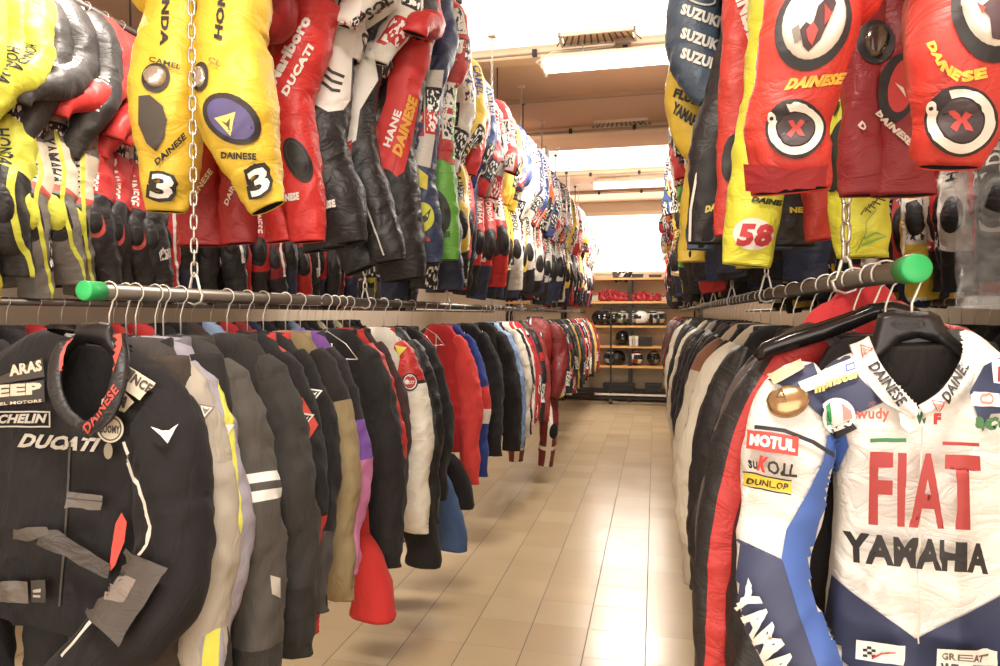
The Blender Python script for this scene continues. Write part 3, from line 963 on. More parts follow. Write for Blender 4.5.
def shoe(loc, rz, col, lab):
    r = empty('riding_shoe', loc, rz, lab, 'shoe')
    L = Loft([(0, .10, .13, .035, .04), (0, .09, .09, .042, .05), (0, .06, .05, .045, .07), (0, .02, .025, .046, .1), (0, .0, .012, .045, .125)], .012, 20, .002, 'x', 4)
    mb = MB(); L.add(mb); link('upper', mb.data('upper', [plain('shoe', col, .5), M_LINE]), r)
    mb = MB(); mb.lathe([(0.0, 0), (1.0, 0), (1.03, .5), (1.0, 1), (0, 1)], 20); mb.v = [(x * .048, y * .13, z * .016) for x, y, z in mb.v]
    link('sole', mb.data('sole', [plain('sole', '#1c1a19', .6)]), r)


for px, c, lab in ((619, '#4a453f', 'grey shoe at the left of the top shelf under the window'), (623.5, '#e8e0d2', 'white shoe leaning on the top shelf under the window'), (629, '#2b2724', 'black shoe next to the white shoe on the top shelf')):
    shoe((sx(px, 0), 13.2, 2.38), 1.2, c, lab)


def carton(x0, x1, z, h, col, lab, y=13.2, band=None):
    r = empty('storage_box', ((x0 + x1) / 2, y, z), 0, lab, 'box'); w = (x1 - x0) / 2
    link('tray', MB().box(-w, w, -.15, .15, 0, h * .7).data('tray', [plain('carton', col, .7)], False), r)
    link('lid', MB().box(-w - .008, w + .008, -.158, .158, h * .66, h).data('lid', [plain('carton_lid', band or col, .65)], False), r)


carton(sx(632, 0), sx(643, 0), 2.38, .07, '#39332e', 'flat dark box on the top shelf under the window')
carton(sx(649, 0), sx(661, 0), 2.38, .05, '#4b4036', 'flat brown box at the right of the top shelf')
carton(sx(639, 0), sx(652, 0), 1.08, .17, '#2a2522', 'black box right of the black helmet')
for k, px in enumerate((631, 634, 637)):
    carton(sx(px, 0) - .02, sx(px, 0) + .025, 1.08, .19, ('#d5ccbb', '#b9a98f', '#e2dac9')[k], ('cream slim carton standing nearest the black helmet', 'tan slim carton between two pale ones', 'pale slim carton next to the black box')[k])
carton(sx(604, 0), sx(635, 0), .22, .13, '#2a2624', 'long black box on the bottom shelf')
carton(sx(646, 0), sx(662, 0), .22, .14, '#2e2a27', 'short black box at the right of the bottom shelf')

# ------------------------------------------------------------------ jackets and suits
PJ = [Jacket(3), Jacket(11, d=.08, L=.84, SL=1.02, r=.068), Jacket(23, d=.07, L=.8, SL=.96, r=.064, fwd=.12),
      Jacket(37, w=.205, d=.095, L=.92, SL=1.04, r=.08, fwd=.03), Jacket(41, w=.19, d=.075, L=.78, SL=.94, r=.07, fwd=.1)]
PS = [Suit(5, bend=.9), Suit(17, w=.205, bend=1.2, spread=.03), Suit(29, w=.2, bend=.5, leg=1.55), Suit(43, w=.21, bend=1.4, leg=1.48), Suit(57, w=.2, bend=.8, spread=.04), Suit(71, w=.215, bend=.3, leg=1.53)]
C = lambda *a, **k: cloth(*a, **k)


def triL(u, v, s, col='#efe9e0'): return ('box', u - s, u + s, v - s, v + s, col)


# --- left lower row: (sleeve edge px, prototype, body, sleeve layers..., words)
ROWA = [
    (243, 1, C('#474240'), C('#bdb3a3', (('line', 1, .35, .33, '#2d2a29'),)), '#2b2827', 'light grey textile jacket with black forearm panel right behind the front jacket'),
    (258, 4, C('#a39daa'), C('#a9a3b0', (('slant', 1, .1, .10, .135, '#e2e04a'),)), '#77717c', 'lavender grey jacket with a thin neon stripe'),
    (280, 3, C('#3f3c39'), C('#57524c', (('band', .33, .355, '#efece6'), ('band', .375, .40, '#efece6'), ('line', 0, 1, .78, '#3b3733'))), '#39352f', 'dark grey jacket with two white bands on the upper sleeve'),
    (318, 3, C('#34312f'), C('#3d3a38', (('line', 0, 1, .7, '#312f2d'),)), '#33302d', 'big plain charcoal jacket, widest of the dark ones near the front'),
    (333, 1, C('#282526'), C('#242122', (('line', 0, 1, .52, '#d3382f'),)), '#cc3b30', 'black jacket with red diamond on the shoulder and red cuffs'),
    (346, 2, C('#262324'), C('#201d1e', (('line', 0, 1, .6, '#4b4745'),)), '#c63a30', 'black jacket with red shoulder flash and triangle badge'),
    (364, 1, C('#8f7d58'), C('#9b8862', (('band', 0, .2, '#2a2624'),)), '#a8966f', 'khaki jacket with black shoulders'),
    (376, 4, C('#8050a0'), C('#cf7bab', (('band', 0, .28, '#2a2628'), ('band', .28, .42, '#7a4fa6'))), '#3a2e3f', 'pink and purple sleeved jacket between khaki and black ones'),
    (404, 3, C('#211f1f'), C('#272423'), '#1e1b1b', 'bulky black jacket with long plain sleeves in front of the red trousers'),
    (407, 4, C('#b92a26'), C('#cf2e2a', leather=True), '#c22a25', 'glossy red leather jacket slipping off a black hanger'),
    (411, 2, C('#3a2728'), C('#452c2d'), '#2c2021', 'dark maroon jacket just before the white one'),
    (433, 1, C('#d8cfbf'), C('#e9e0cf', (('band', 0, .2, '#bf2420'), ('band', .2, .215, '#2a2624'), ('band', .215, .235, '#efe9e0')), leather=True), '#bf2420', 'white leather jacket with red shoulders and a round red badge'),
    (443, 1, C('#262323', leather=True), C('#1f1c1c', leather=True), '#1c1a1a', 'black leather jacket immediately behind the white one'),
    (454, 4, C('#211f20'), C('#242122'), '#201e1e', 'plain black jacket in front of the bright red sleeve'),
    (483, 1, C('#c5282a'), C('#e2403a'), '#c9302c', 'bright red jacket with the longest red sleeve of the row'),
    (490, 1, C('#2d3f8c'), C('#2f4494', (('band', .34, .47, '#d8383a'), ('band', .47, .56, '#efe9dd'))), '#27306a', 'royal blue jacket with red and white arm bands'),
    (505, 2, C('#2a2727'), C('#282525'), '#242122', 'black jacket after the royal blue one'),
    (519, 3, C('#292626'), C('#252222'), '#201d1d', 'wide black jacket with the lowest cuffs past the blue one'),
]
GA = 'jackets on the left lower rail'
aY = []
JA = []
for i, (px, p, b, s, c, w) in enumerate(ROWA):
    Y = y_at(px, -.995 if i > 3 else -.99); aY.append(Y)
    if i and Y - aY[i - 1] < .07: Y = aY[i - 1] + .07; aY[i] = Y
    j = put_jacket(PJ[p], (XA + .015 + (.02 if Y > 2.9 else 0), Y, RZL), random.Random(i).uniform(-.05, .05) + .03, b, s, C(c), w, GA)
    JA.append(j)
    hanger((XA, Y, RZL), .02, 'black plastic hanger on the left jacket rail', 'hangers on the left jacket rail', 'plastic')

SEQ = [('#9ab3d6', '#7f9cc8', 'light blue'), ('#453730', '#3d312b', 'brown'), ('#2a2728', '#2a2728', 'black'), ('#e6dfd2', '#dcd3c2', 'white'), ('#b92c2c', '#262324', 'red and black'), ('#ede6da', '#e5ddcf', 'white'),
       ('#c5262b', '#ce2f33', 'red'), ('#c8323a', '#b02631', 'crimson'), ('#302d2c', '#373433', 'charcoal'), ('#6d6862', '#2a2828', 'grey and black'), ('#8c2f30', '#a03c3a', 'maroon'), ('#2b2829', '#242122', 'black'),
       ('#ded2b4', '#d9ccab', 'cream'), ('#252323', '#2b2828', 'black'), ('#77716b', '#5a554f', 'grey'), ('#2c2929', '#282526', 'black'), ('#d8c9a0', '#2d2a2a', 'cream and black'), ('#272425', '#d8b13a', 'black and yellow'),
       ('#d9cca6', '#dccfa8', 'cream'), ('#34435c', '#2e3a52', 'dark blue')]
rnd = random.Random(7)
Y = max(aY) + .13; k = 0
while Y < 12.7:
    a, b, nm = SEQ[k % len(SEQ)] if k < 20 else SEQ[rnd.randrange(len(SEQ))]
    pt = k % 5 == 4 or (k % 5 == 2)
    ms = C(b, (('band', .25, .33, rnd.choice(['#ece5d8', '#c52a2a', '#242122', '#5b5752'])),) if pt else (), leather=k % 3 == 0, clutter=((.45, ('#efe9e0', '#262324', '#c52a2a'), 9) if pt else None), seed=k % 4)
    j = put_jacket(PJ[1 + rnd.randrange(4)], (XA + .03 + rnd.uniform(-.02, .015), Y, RZL), rnd.uniform(-.08, .12), C(a), ms, C(rnd.choice([a, BLK])),
                   '%s jacket on the left lower rail, %s from the front' % (nm, ordn(k + 1 + len(ROWA) + 1)), GA, far=Y > 7)
    if Y < 8: hanger((XA, Y, RZL), .02, 'black plastic hanger on the left jacket rail', 'hangers on the left jacket rail', 'plastic')
    Y += rnd.uniform(.12, .165); k += 1
print('row A', k + len(ROWA))


# --- trousers hanging below / between
def trousers(loc, rz, col, ztop, zbot, lab, w=.17, leather=False, group=None, name='riding_trousers', fl=.6):
    r = empty(name, loc, rz, lab, 'trousers', group)
    T = Loft([(0, 0, ztop, w * .9, .05), (0, 0, ztop - .12, w, .07), (0, 0, ztop - .26, w * 1.02, .075)], .02, 28, .005, 'torso', 8)
    m = C(col, leather=leather)
    mb = MB(); T.add(mb); link('waist', mb.data('waist', [m, M_LINE]), r)
    for g in (-1, 1):
        L = Loft([(g * .07, 0, ztop - .2, .085, .07), (g * w * .55, -.01, ztop - .4, .095, .08), (g * w * (fl + .6) / 2, -.02, (ztop + zbot) / 2 - .1, .085, .075), (g * w * fl, 0, zbot + .1, .08, .07), (g * w * fl, 0, zbot, .09, .06)], .022, 24, .009, 'sleeve', 9 + g)
        mb = MB(); L.add(mb); link('trouser_leg', mb.data('trouser_leg', [m, M_LINE]), r)
    hanger((loc[0], loc[1], loc[2]), rz, 'wire hanger carrying trousers', 'wire hangers carrying trousers', 'wire')
    return r


trousers((XA + .04, 2.44, RZL), 0, '#d6322f', -.55, -1.24, 'bright red trousers hanging below the black jackets at the left', w=.15, fl=1.25)
trousers((XA + .0, 3.5, RZL), 0, '#46608e', -.5, -1.33, 'blue trousers showing below the black jackets at the left', w=.14, fl=1.6)
trousers((XA + .03, 3.04, RZL), 0, '#242122', -.4, -1.25, 'black trousers hanging below the white jacket', w=.15, fl=1.3)
trousers((XA, 3.68, RZL), 0, '#262324', -.5, -1.15, 'black trousers hanging beside the blue ones', w=.14, fl=1.5)
trousers((XA, 1.58, RZL), 0, '#2c2928', -.16, -1.3, 'black trousers hanging low under the light grey jacket', w=.2)
trousers((XA - .02, 1.47, RZL), 0, '#4a4038', -.16, -1.28, 'brown trousers hanging low behind the front jacket', w=.2)

# long suit whose boots nearly reach the floor, left lower row
S_LONG = put_suit(PS[2], (XA + .15, 6.55, RZL + .0), .25, C('#8e2420', clutter=(.5, ('#1f1c1d', '#efe9e0', '#8e2420'), 8), leather=True), C('#7c1f1d', leather=True),
                  C('#7a1d1c', (('slant', 1, .0, -.02, .03, '#e6ddce'), ('band', .58, .62, '#e6ddce')), leather=True), C('#1c1a1a'), C(BLK),
                  'long dark red one-piece suit hanging low from the jacket rail down the aisle', None, ())

# --- left upper row of racing suits
MIX = ('#efe9e0', '#211f20', '#c52324', '#efe9e0', '#3450a0')
MIXW = ('#dcd5ca', '#262324', '#e6dfd4', '#211f20', '#c52324')


def scheme(nm, a, sl, lg, pad='#242122', cl=.7, cols=MIXW, letters=(), sc=10, ll=(), cs=None):
    return dict(nm=nm, b=(a, cl, cols, sc), s=(sl, cl if cs is None else cs, cols, sc), l=(lg, cl * .4, cols, sc * .8), pad=pad, let=letters, ll=ll)


SCH = {
    'red_black': scheme('red and black', '#c52324', '#c92a28', '#242122', letters=(('arm', 'DUCATI', '#efe9e0'), ('leg', 'DAINESE', '#efe9e0'))),
    'navy_white': scheme('navy and white', '#2b3b63', '#d6cfc3', '#2c3a60', letters=(('leg', 'DAINESE', '#efe9e0'), ('arm', 'FIXI', '#22336b'))),
    'yellow_black': scheme('yellow and black', '#e9c61c', '#f0cd22', '#e4be1c', letters=(('leg', 'DAINESE', '#211f20'), ('arm', 'CAMEL', '#2a4a9a'))),
    'red_white': scheme('red and white', '#efe9e0', '#d2272a', '#cc2427', letters=(('arm', 'SUZUKI', '#efe9e0'), ('leg', 'YAMAHA', '#efe9e0'))),
    'white_red': scheme('white and red', '#efe9e0', '#d6cfc3', '#c92a2a', cl=.7, letters=(('leg', 'HONDA', '#efe9e0'), ('arm', 'HONDA', '#c92a2a'))),
    'yellow': scheme('yellow', '#f2cc20', '#f3d02a', '#efc81e', cl=.35, cols=('#211f20', '#3050a0', '#efe9e0'), letters=(('arm', 'YAMAHA', '#211f20'), ('leg', 'DAINESE', '#211f20'))),
    'white_blue': scheme('white and blue', '#d6cfc3', '#3a5290', '#d6cfc3', cl=.8, cols=('#3050a0', '#211f20', '#efe9e0', '#c52324'), letters=(('leg', 'REPSOL', '#211f20'), ('arm', 'SUZUKI', '#efe9e0'))),
    'orange_white': scheme('orange and white', '#d9551e', '#e06522', '#d6cfc3', cl=.6, letters=(('leg', 'REPSOL', '#c8401c'), ('arm', 'REPSOL', '#efe9e0'))),
    'black_white': scheme('black and white', '#211f20', '#d6cfc3', '#242122', cl=.6, letters=(('arm', 'REPSOL', '#211f20'), ('leg', 'DAINESE', '#efe9e0'))),
    'black': scheme('mostly black', '#242122', '#262324', '#211f20', letters=(('arm', 'YAMAHA', '#efe9e0'), ('leg', 'DAINESE', '#efe9e0'))),
    'green_black': scheme('green and black', '#5f9e2e', '#4f8f2a', '#6bab33', letters=(('leg', 'DAINESE', '#211f20'), ('arm', 'MONSTER', '#211f20'))),
    'neon_black': scheme('neon yellow and black', '#d8dc22', '#d2d424', '#cfd22a', cl=.25, cs=0, letters=(('fore', 'HONDA', '#211f20'), ('leg', 'HONDA', '#211f20')), ll=(('strip', -.035, .0, '#262524'), ('band', .30, .8, '#2a2826'), ('strip', .07, .1, '#cfd22a'), ('strip', -.1, -.07, '#cfd22a'))),
    'red_blackleg': scheme('red topped black', '#d6c9bd', '#cf2d28', '#c92a26', cl=.3, cs=0, letters=(('fore', 'aprilia', '#efe9e0'), ('leg', 'DAINESE', '#efe9e0')), ll=(('band', .33, .8, '#292526'), ('ell', .05, .45, .05, .06, '#b9443a'))),
    'red': scheme('red', '#c92023', '#d02a2a', '#c41f22', cl=.25, letters=(('arm', 'aprilia', '#efe9e0'), ('leg', 'DAINESE', '#efe9e0'), ('chest', 'DUCATI', '#efe9e0'))),
    'blue_black': scheme('blue and black', '#2f4f9c', '#294a94', '#22335f', letters=(('arm', 'YAMAHA', '#efe9e0'), ('leg', 'DAINESE', '#e8c020'))),
    'silver_black': scheme('silver and black', '#bdb3a6', '#332f2d', '#77726b', pad='#d6d828', cl=.4, cs=0, letters=(('fore', 'YAMAHA', '#efe9e0'), ('leg', 'YAMAHA', '#211f20')), ll=(('band', .1, .32, '#d9cfb4'), ('band', .32, .35, '#c9564a'), ('ell', .045, .45, .07, .09, '#1d1b1b'), ('ell', -.045, .45, .07, .09, '#1d1b1b'), ('strip', .08, .1, '#cfd22a'))),
    'darkred': scheme('dark red', '#861a20', '#8c1c22', '#821920', cl=.1, letters=(('arm', 'DAINESE', '#efe9e0'), ('leg', 'DAINESE', '#e5ddd0'))),
    'white': scheme('mostly white', '#d6cfc3', '#efe9e0', '#d6cfc3', cl=.55, cols=('#c52324', '#211f20', '#c9bfae'), letters=(('arm', 'SUZUKI', '#c52324'), ('leg', 'HONDA', '#211f20'))),
}


def suit(key, P, loc, rz, lab, group=None, far=False, seed=0, sc=1.0, let=True):
    d = SCH[key]; mk = lambda q, s, lay=(): C(q[0], lay, True, (q[1], q[2], q[3]), (seed + s) % 5)
    leglay = d['ll'] if d['ll'] else (('slant', 1, 0, .10, .125, '#efe9e0'), ('slant', 1, 0, -.125, -.10, '#efe9e0')) if seed % 3 == 0 else (('ell', .045, .43, .07, .09, '#1d1b1b'), ('ell', -.045, .43, .07, .09, '#1d1b1b'))
    if not d['ll'] and seed % 4 in (1, 2, 3): leglay = leglay + (('band', .56, .9, ('#262324', '#2b3550', '#262324')[seed % 3]),)
    r = put_suit(PS[P], loc, rz, mk(d['b'], 0), mk(d['s'], 1), mk(d['l'], 2, leglay), C(d['pad'], leather=True), C(d['b'][0], leather=True), lab, group, d['let'] if let else (), far)
    r.scale = (sc, sc, sc)
    return r


GB = 'racing suits on the left upper rail'
ORD_B = ['red_black', 'navy_white', 'black',  'yellow_black', 'red_white', 'blue_black', 'red_white', 'white_red', 'red_white', 'yellow', 'yellow', 'yellow_black', 'white_blue', 'white', 'yellow',
         'white_blue', 'black_white', 'white_blue', 'orange_white', 'black', 'white_red', 'white_blue', 'red_black', 'orange_white', 'black_white', 'orange_white', 'white_red', 'black', 'orange_white', 'white_red', 'yellow', 'black_white', 'white_red', 'orange_white', 'red_black', 'white', 'black_white', 'white_red', 'red']
rnd = random.Random(5); Y = 3.46; k = 0
while Y < 12.6:
    key = ORD_B[k] if k < len(ORD_B) else rnd.choice(ORD_B)
    suit(key, rnd.randrange(6), (XBs + rnd.uniform(-.03, .03) + .02, Y, ZS + rnd.uniform(-.05, .03)), .42 + rnd.uniform(-.15, .15), '%s racing suit on the left upper rail, %s from the front' % (SCH[key]['nm'], ordn(k + 9)), GB, far=Y > 9.5, seed=k, sc=1.03)
    Y += rnd.uniform(.15, .2); k += 1
print('row B', k)

# --- far left upper row
GC = 'racing suits on the far left upper rail'
ORD_C = ['black_white', 'neon_black', 'neon_black', 'neon_black', 'neon_black', 'silver_black', 'silver_black', 'silver_black', 'red_blackleg', 'red_blackleg', 'red_blackleg', 'red_black', 'red_white', 'black', 'red_black', 'black', 'red', 'red', 'darkred', 'black', 'red', 'red_black', 'red', 'red_black', 'darkred', 'red', 'black', 'red']
rnd = random.Random(15); Y = 2.05; k = 0
while Y < 8.0:
    key = ORD_C[k] if k < len(ORD_C) else rnd.choice(ORD_C)
    suit(key, rnd.choice((1, 3, 0, 4)), (XCs + rnd.uniform(-.03, .03), Y, 3.38 + rnd.uniform(-.05, .03)), .35 + rnd.uniform(-.1, .1), '%s racing suit in the far left row, %s from the front' % (SCH[key]['nm'], ordn(k + 1)), GC, seed=k, sc=1.05)
    if Y < 6: hanger((XCs, Y, 3.38), .3, 'hook hanger on the far left suit rail', 'hangers on the far left suit rail', 'plastic')
    Y += (.125 if k < 11 else .19); k += 1
print('row C', k)

# --- far left lower row of jackets
rnd = random.Random(21); Y = 1.95; k = 0
while Y < 6.5:
    a, b, nm = rnd.choice(SEQ + [('#2a2728', '#2a2728', 'black')] * 14 + [('#b92c2c', '#262324', 'red and black')] * 3)
    if k == 1: a, b, nm = '#bdb3a3', '#211f20', 'grey and black'
    if k == 0: a, b, nm = '#c8452e', '#c8452e', 'orange red'
    put_jacket(PJ[rnd.randrange(5)], (XD + rnd.uniform(-.02, .02), Y, 1.735), rnd.uniform(-.05, .1), C(a), C(b), C(BLK), '%s jacket on the far left lower rail, %s from the front' % (nm, ordn(k + 1)), 'jackets on the far left lower rail')
    hanger((XD, Y, 1.735), 0, 'wire hanger on the far left jacket rail', 'wire hangers on the far left jacket rail', 'wire')
    Y += rnd.uniform(.13, .2); k += 1

# --- right lower row
GE = 'jackets on the right lower rail'
ROWE = [
    (1.36, 4, C('#2a2728'), C('#242122', (('band', 0, .12, '#8b8680'),), leather=True), '#1f1c1c', 'black leather jacket right behind the white team suit'),
    (1.56, 2, C('#262324'), C('#232021'), '#1f1c1c', 'long plain black jacket behind the red and black suit on the right'),
    (1.68, 3, C('#4c4440'), C('#544b46', (('band', 0, .1, '#e2604a'), ('band', .1, .2, '#7d7870'), ('band', .2, .36, '#d9493c'))), '#c9453a', 'dark brown jacket with red and grey shoulder'),
    (1.80, 3, C('#4a403c'), C('#5d514b'), '#3a322f', 'brown grey jacket with crumpled sleeve at the right'),
    (1.97, 1, C('#2a2625'), C('#3f3733', leather=True), '#2a2625', 'dark brown leather jacket at the right'),
    (2.2, 4, C('#211e1e'), C('#242121', leather=True), '#1e1b1b', 'black jacket with zipped sleeve before the cream one'),
    (2.42, 3, C('#d6cab2'), C('#d9ceb8', (('line', 0, 1, .74, '#b9ae9b'),)), '#2a2625', 'cream jacket between dark ones on the right'),
    (2.62, 1, C('#2a2727'), C('#2d2a2a'), '#242121', 'black jacket just past the cream one on the right'),
    (2.85, 3, C('#cfc0a6'), C('#cfc2aa', (('band', .0, .16, '#8c5f45'),)), '#8c5f45', 'beige jacket with brown shoulders on the right'),
    (3.05, 2, C('#2a2727'), C('#2d2a2a'), '#242121', 'black jacket past the beige one on the right'),
]
for i, (Y, p, b, s, c, w) in enumerate(ROWE):
    jj = put_jacket(PJ[p], (XE - .01 - (.03 if 'cream' in w or 'beige' in w else 0), Y, RZR), -.04, b, s, C(c), w, GE); jj.scale = (1, 1, 1 if Y < 1.75 else .93)
    hanger((XE, Y, RZR), -.02, 'black plastic hanger on the right jacket rail', 'hangers on the right jacket rail', 'plastic')
rnd = random.Random(31); Y = 3.2; k = 0
SEQR = [('#5a5048', '#2a2625', 'brown'), ('#242121', '#242121', 'black'), ('#d6cab2', '#cfc3aa', 'cream'), ('#2a2727', '#1f1d1d', 'black'), ('#8c4a3a', '#7a3d30', 'rust'), ('#2a2727', '#57524c', 'black and grey'), ('#b3a893', '#2a2727', 'beige and black'), ('#a62a2a', '#962626', 'red'), ('#3a3532', '#332f2d', 'charcoal')]
while Y < 12.4:
    a, b, nm = rnd.choice(SEQR)
    jj = put_jacket(PJ[1 + rnd.randrange(4)], (XE + rnd.uniform(-.03, .02), Y, RZR), rnd.uniform(-.1, .06), C(a), C(b, leather=k % 2 == 0), C(BLK), '%s jacket on the right lower rail, %s from the front' % (nm, ordn(k + 13)), GE, far=Y > 7); jj.scale = (1, 1, rnd.uniform(.82, .95))
    if Y < 7: hanger((XE, Y, RZR), -.02, 'black plastic hanger on the right jacket rail', 'hangers on the right jacket rail', 'plastic')
    Y += rnd.uniform(.14, .2); k += 1

# --- right upper row
GF = 'racing suits on the right upper rail'
ORD_F = ['black', 'red_black', 'black_white', 'blue_black', 'white_blue', 'yellow_black', 'red_white', 'white_red', 'yellow', 'black', 'red', 'black_white', 'red_white', 'green_black', 'black', 'yellow_black', 'white_red', 'orange_white', 'red_black', 'black_white', 'black', 'yellow_black', 'white_blue', 'red', 'white_red', 'orange_white']
rnd = random.Random(45); Y = 2.72; k = 0
while Y < 12.4:
    key = ORD_F[k] if k < len(ORD_F) else rnd.choice(ORD_F)
    suit(key, rnd.randrange(6), (XFs + .03 + rnd.uniform(-.02, .03), Y, ZS + rnd.uniform(-.05, .02)), -.35 + rnd.uniform(-.12, .12), '%s racing suit on the right upper rail, %s from the front' % (SCH[key]['nm'], ordn(k + 8)), GF, far=Y > 9.5, seed=k + 1, sc=1.03)
    Y += rnd.uniform(.16, .21); k += 1

# --- far right rows
GG = 'racing suits on the far right upper rail'
ORD_G = ['white_red', 'white', 'black_white', 'neon_black', 'white', 'black_white', 'white_red', 'white', 'red_white', 'white', 'yellow_black', 'white_red', 'black_white', 'white', 'yellow_black', 'white', 'black_white', 'yellow', 'white', 'red_black', 'white', 'black_white', 'yellow', 'white']
rnd = random.Random(55); Y = 2.15; k = 0
while Y < 9:
    key = ORD_G[k] if k < len(ORD_G) else rnd.choice(ORD_G)
    suit(key, rnd.randrange(6), (XGs - .02 + rnd.uniform(-.02, .03), Y, 3.38 + rnd.uniform(-.05, .02)), -.3 + rnd.uniform(-.12, .12), '%s racing suit in the far right row, %s from the front' % (SCH[key]['nm'], ordn(k + 1)), GG, seed=k + 2, sc=1.05)
    Y += rnd.uniform(.17, .22); k += 1
rnd = random.Random(66); Y = 1.9; k = 0
while Y < 7:
    a, b, nm = rnd.choice(SEQR)
    if k in (0, 1, 2, 4): a, b, nm = ('#2a2727', '#242121', 'black')
    put_jacket(PJ[rnd.randrange(5)], (XH + rnd.uniform(-.01, .02), Y, 1.735), rnd.uniform(-.1, .06), C(a), C(b), C(BLK), '%s jacket on the far right lower rail, %s from the front' % (nm, ordn(k + 1)), 'jackets on the far right lower rail')
    hanger((XH, Y, 1.735), 0, 'wire hanger on the far right jacket rail', 'wire hangers on the far right jacket rail', 'wire')
    Y += rnd.uniform(.13, .19); k += 1

# ------------------------------------------------------------------ the nearest garments, each cut to its own outline
class G:
    def __init__(s, name, label, cat, group, X, Y, Z):
        s.o = Vector((X, Y, Z)); s.r = empty(name, s.o, 0, label, cat, group); s.Y = Y

    def limb(s, name, st, mat, Y=None, k=.9, fold=.005, kind='sleeve', seed=1, pre=(), post=(), cut=None, m=40, step=.011, flat=.9, hemflat=False):
        """st rows: picture y, centre x, half width in px [, shift towards the viewer]"""
        Y = Y or s.Y; R = [tuple(Vector(p[:3]) - s.o) + tuple(p[3:]) for p in pre]
        for q in st:
            py, cx, hw = q[:3]; yy = Y - (q[3] if len(q) > 3 else 0)
            c = at(cx, py, yy); w = (at(cx + hw, py, yy).x - at(cx - hw, py, yy).x) / 2
            R.append((c.x - s.o.x, c.y - s.o.y, c.z - s.o.z, w, q[4] if len(q) > 4 else w * k))
        R += [tuple(Vector(p[:3]) - s.o) + tuple(p[3:]) for p in post]
        if hemflat: R[-1] = R[-1][:3] + (R[-1][3] * 1.08, R[-1][4] * .55)
        L = Loft(R, step, m, fold, kind, seed, flat)
        mb = MB(); L.add(mb, 0, 1, cut); link(name, mb.data(name, [mat, M_LINE]), s.r); return L

    def strap(s, name, inner, outer, yi, yo, mat, th=.006, bulge=.012):
        n = 14; T = np.linspace(0, len(inner) - 1, n)
        I = cmr(np.array([tuple(at(p[0], p[1], y)) for p, y in zip(inner, yi)]), T); O = cmr(np.array([tuple(at(p[0], p[1], y)) for p, y in zip(outer, yo)]), T)
        vs = []; K = 7
        for side in (0, 1):
            for i in range(n):
                for k in range(K):
                    f = k / (K - 1); p = I[i] * (1 - f) + O[i] * f; p = p + np.array([0, -bulge * math.sin(PI * f) + (th if side else 0), 0])
                    vs.append(tuple(p - np.array(s.o)))
        fs = []; N_ = n * K
        for i in range(n - 1):
            for k in range(K - 1):
                a = i * K + k; fs.append((a, a + K, a + K + 1, a + 1)); b = a + N_; fs.append((b, b + 1, b + K + 1, b + K))
        for i in range(n - 1):
            for k in (0, K - 1):
                a = i * K + k; fs.append((a, a + N_, a + K + N_, a + K))
        for i in (0, n - 1):
            for k in range(K - 1):
                a = i * K + k; fs.append((a, a + 1, a + 1 + N_, a + N_))
        mb = MB(); mb.add(vs, fs); return link(name, mb.data(name, [mat]), s.r)


def inpoly(x, z, P):
    c = False; n = len(P)
    for i in range(n):
        x1, z1 = P[i]; x2, z2 = P[(i + 1) % n]
        if (z1 > z) != (z2 > z) and x < (x2 - x1) * (z - z1) / (z2 - z1) + x1: c = not c
    return c


def opening(g, poly, Y):
    W_ = [(at(x, y, Y - .065).x - g.o.x, at(x, y, Y - .065).z - g.o.z) for x, y in poly]
    return lambda c: c[1] < 0.0 + (Y - g.o.y) * 0 and inpoly(c[0], c[2], W_)


def slab(root, name, poly, Y, th, mat, origin, dome=.008):
    """moulded plate from an outline: front and back faces with a rounded rim"""
    v, f = poly_mesh([poly]); v, f = refine(v, f, 5.0)
    P = np.array(poly, float); vs = []
    def dist(p):
        d = 1e9
        for i in range(len(P)):
            a, b = P[i], P[(i + 1) % len(P)]; t = np.clip(np.dot(p - a, b - a) / (np.dot(b - a, b - a) + 1e-9), 0, 1); d = min(d, np.linalg.norm(p - a - t * (b - a)))
        return d
    D = [min(1, dist(p) / 6.0) for p in v]
    for sgn in (-1, 1):
        for p, d in zip(v, D): q = at(p[0], p[1], Y + sgn * (th / 2) * math.sqrt(d) * 1.0); vs.append(tuple(q - origin))
    n = len(v); fs = [t for t in f] + [tuple(n + i for i in reversed(t)) for t in f]
    mb = MB(); mb.add(vs, fs); return link(name, mb.data(name, [mat]), root)


def hook_at(root, X, Y, Z, origin, dz=.09):
    mb = MB(); pts = [(X, Y, Z - dz), (X, Y, Z - .055), (X + .006, Y, Z - .04)]
    for a in np.linspace(-60, 215, 14): t = math.radians(a); pts.append((X + .0245 * math.cos(t), Y, Z + .0245 * math.sin(t)))
    mb.tube([Vector(p) - origin for p in pts], .0023, 8); link('hook', mb.data('hook', [M_STEEL]), root)


def line(pts, w):
    """outline of a thin stroke following picture points"""
    L, R = [], []; P = [np.array(p, float) for p in pts]
    for i, p in enumerate(P):
        t = P[min(i + 1, len(P) - 1)] - P[max(i - 1, 0)]; t /= np.linalg.norm(t); n = np.array([-t[1], t[0]]) * w / 2
        L.append(tuple(p + n)); R.append(tuple(p - n))
    return L + R[::-1]


def rect(x0, y0, x1, y1): return [(x0, y0), (x1, y0), (x1, y1), (x0, y1)]


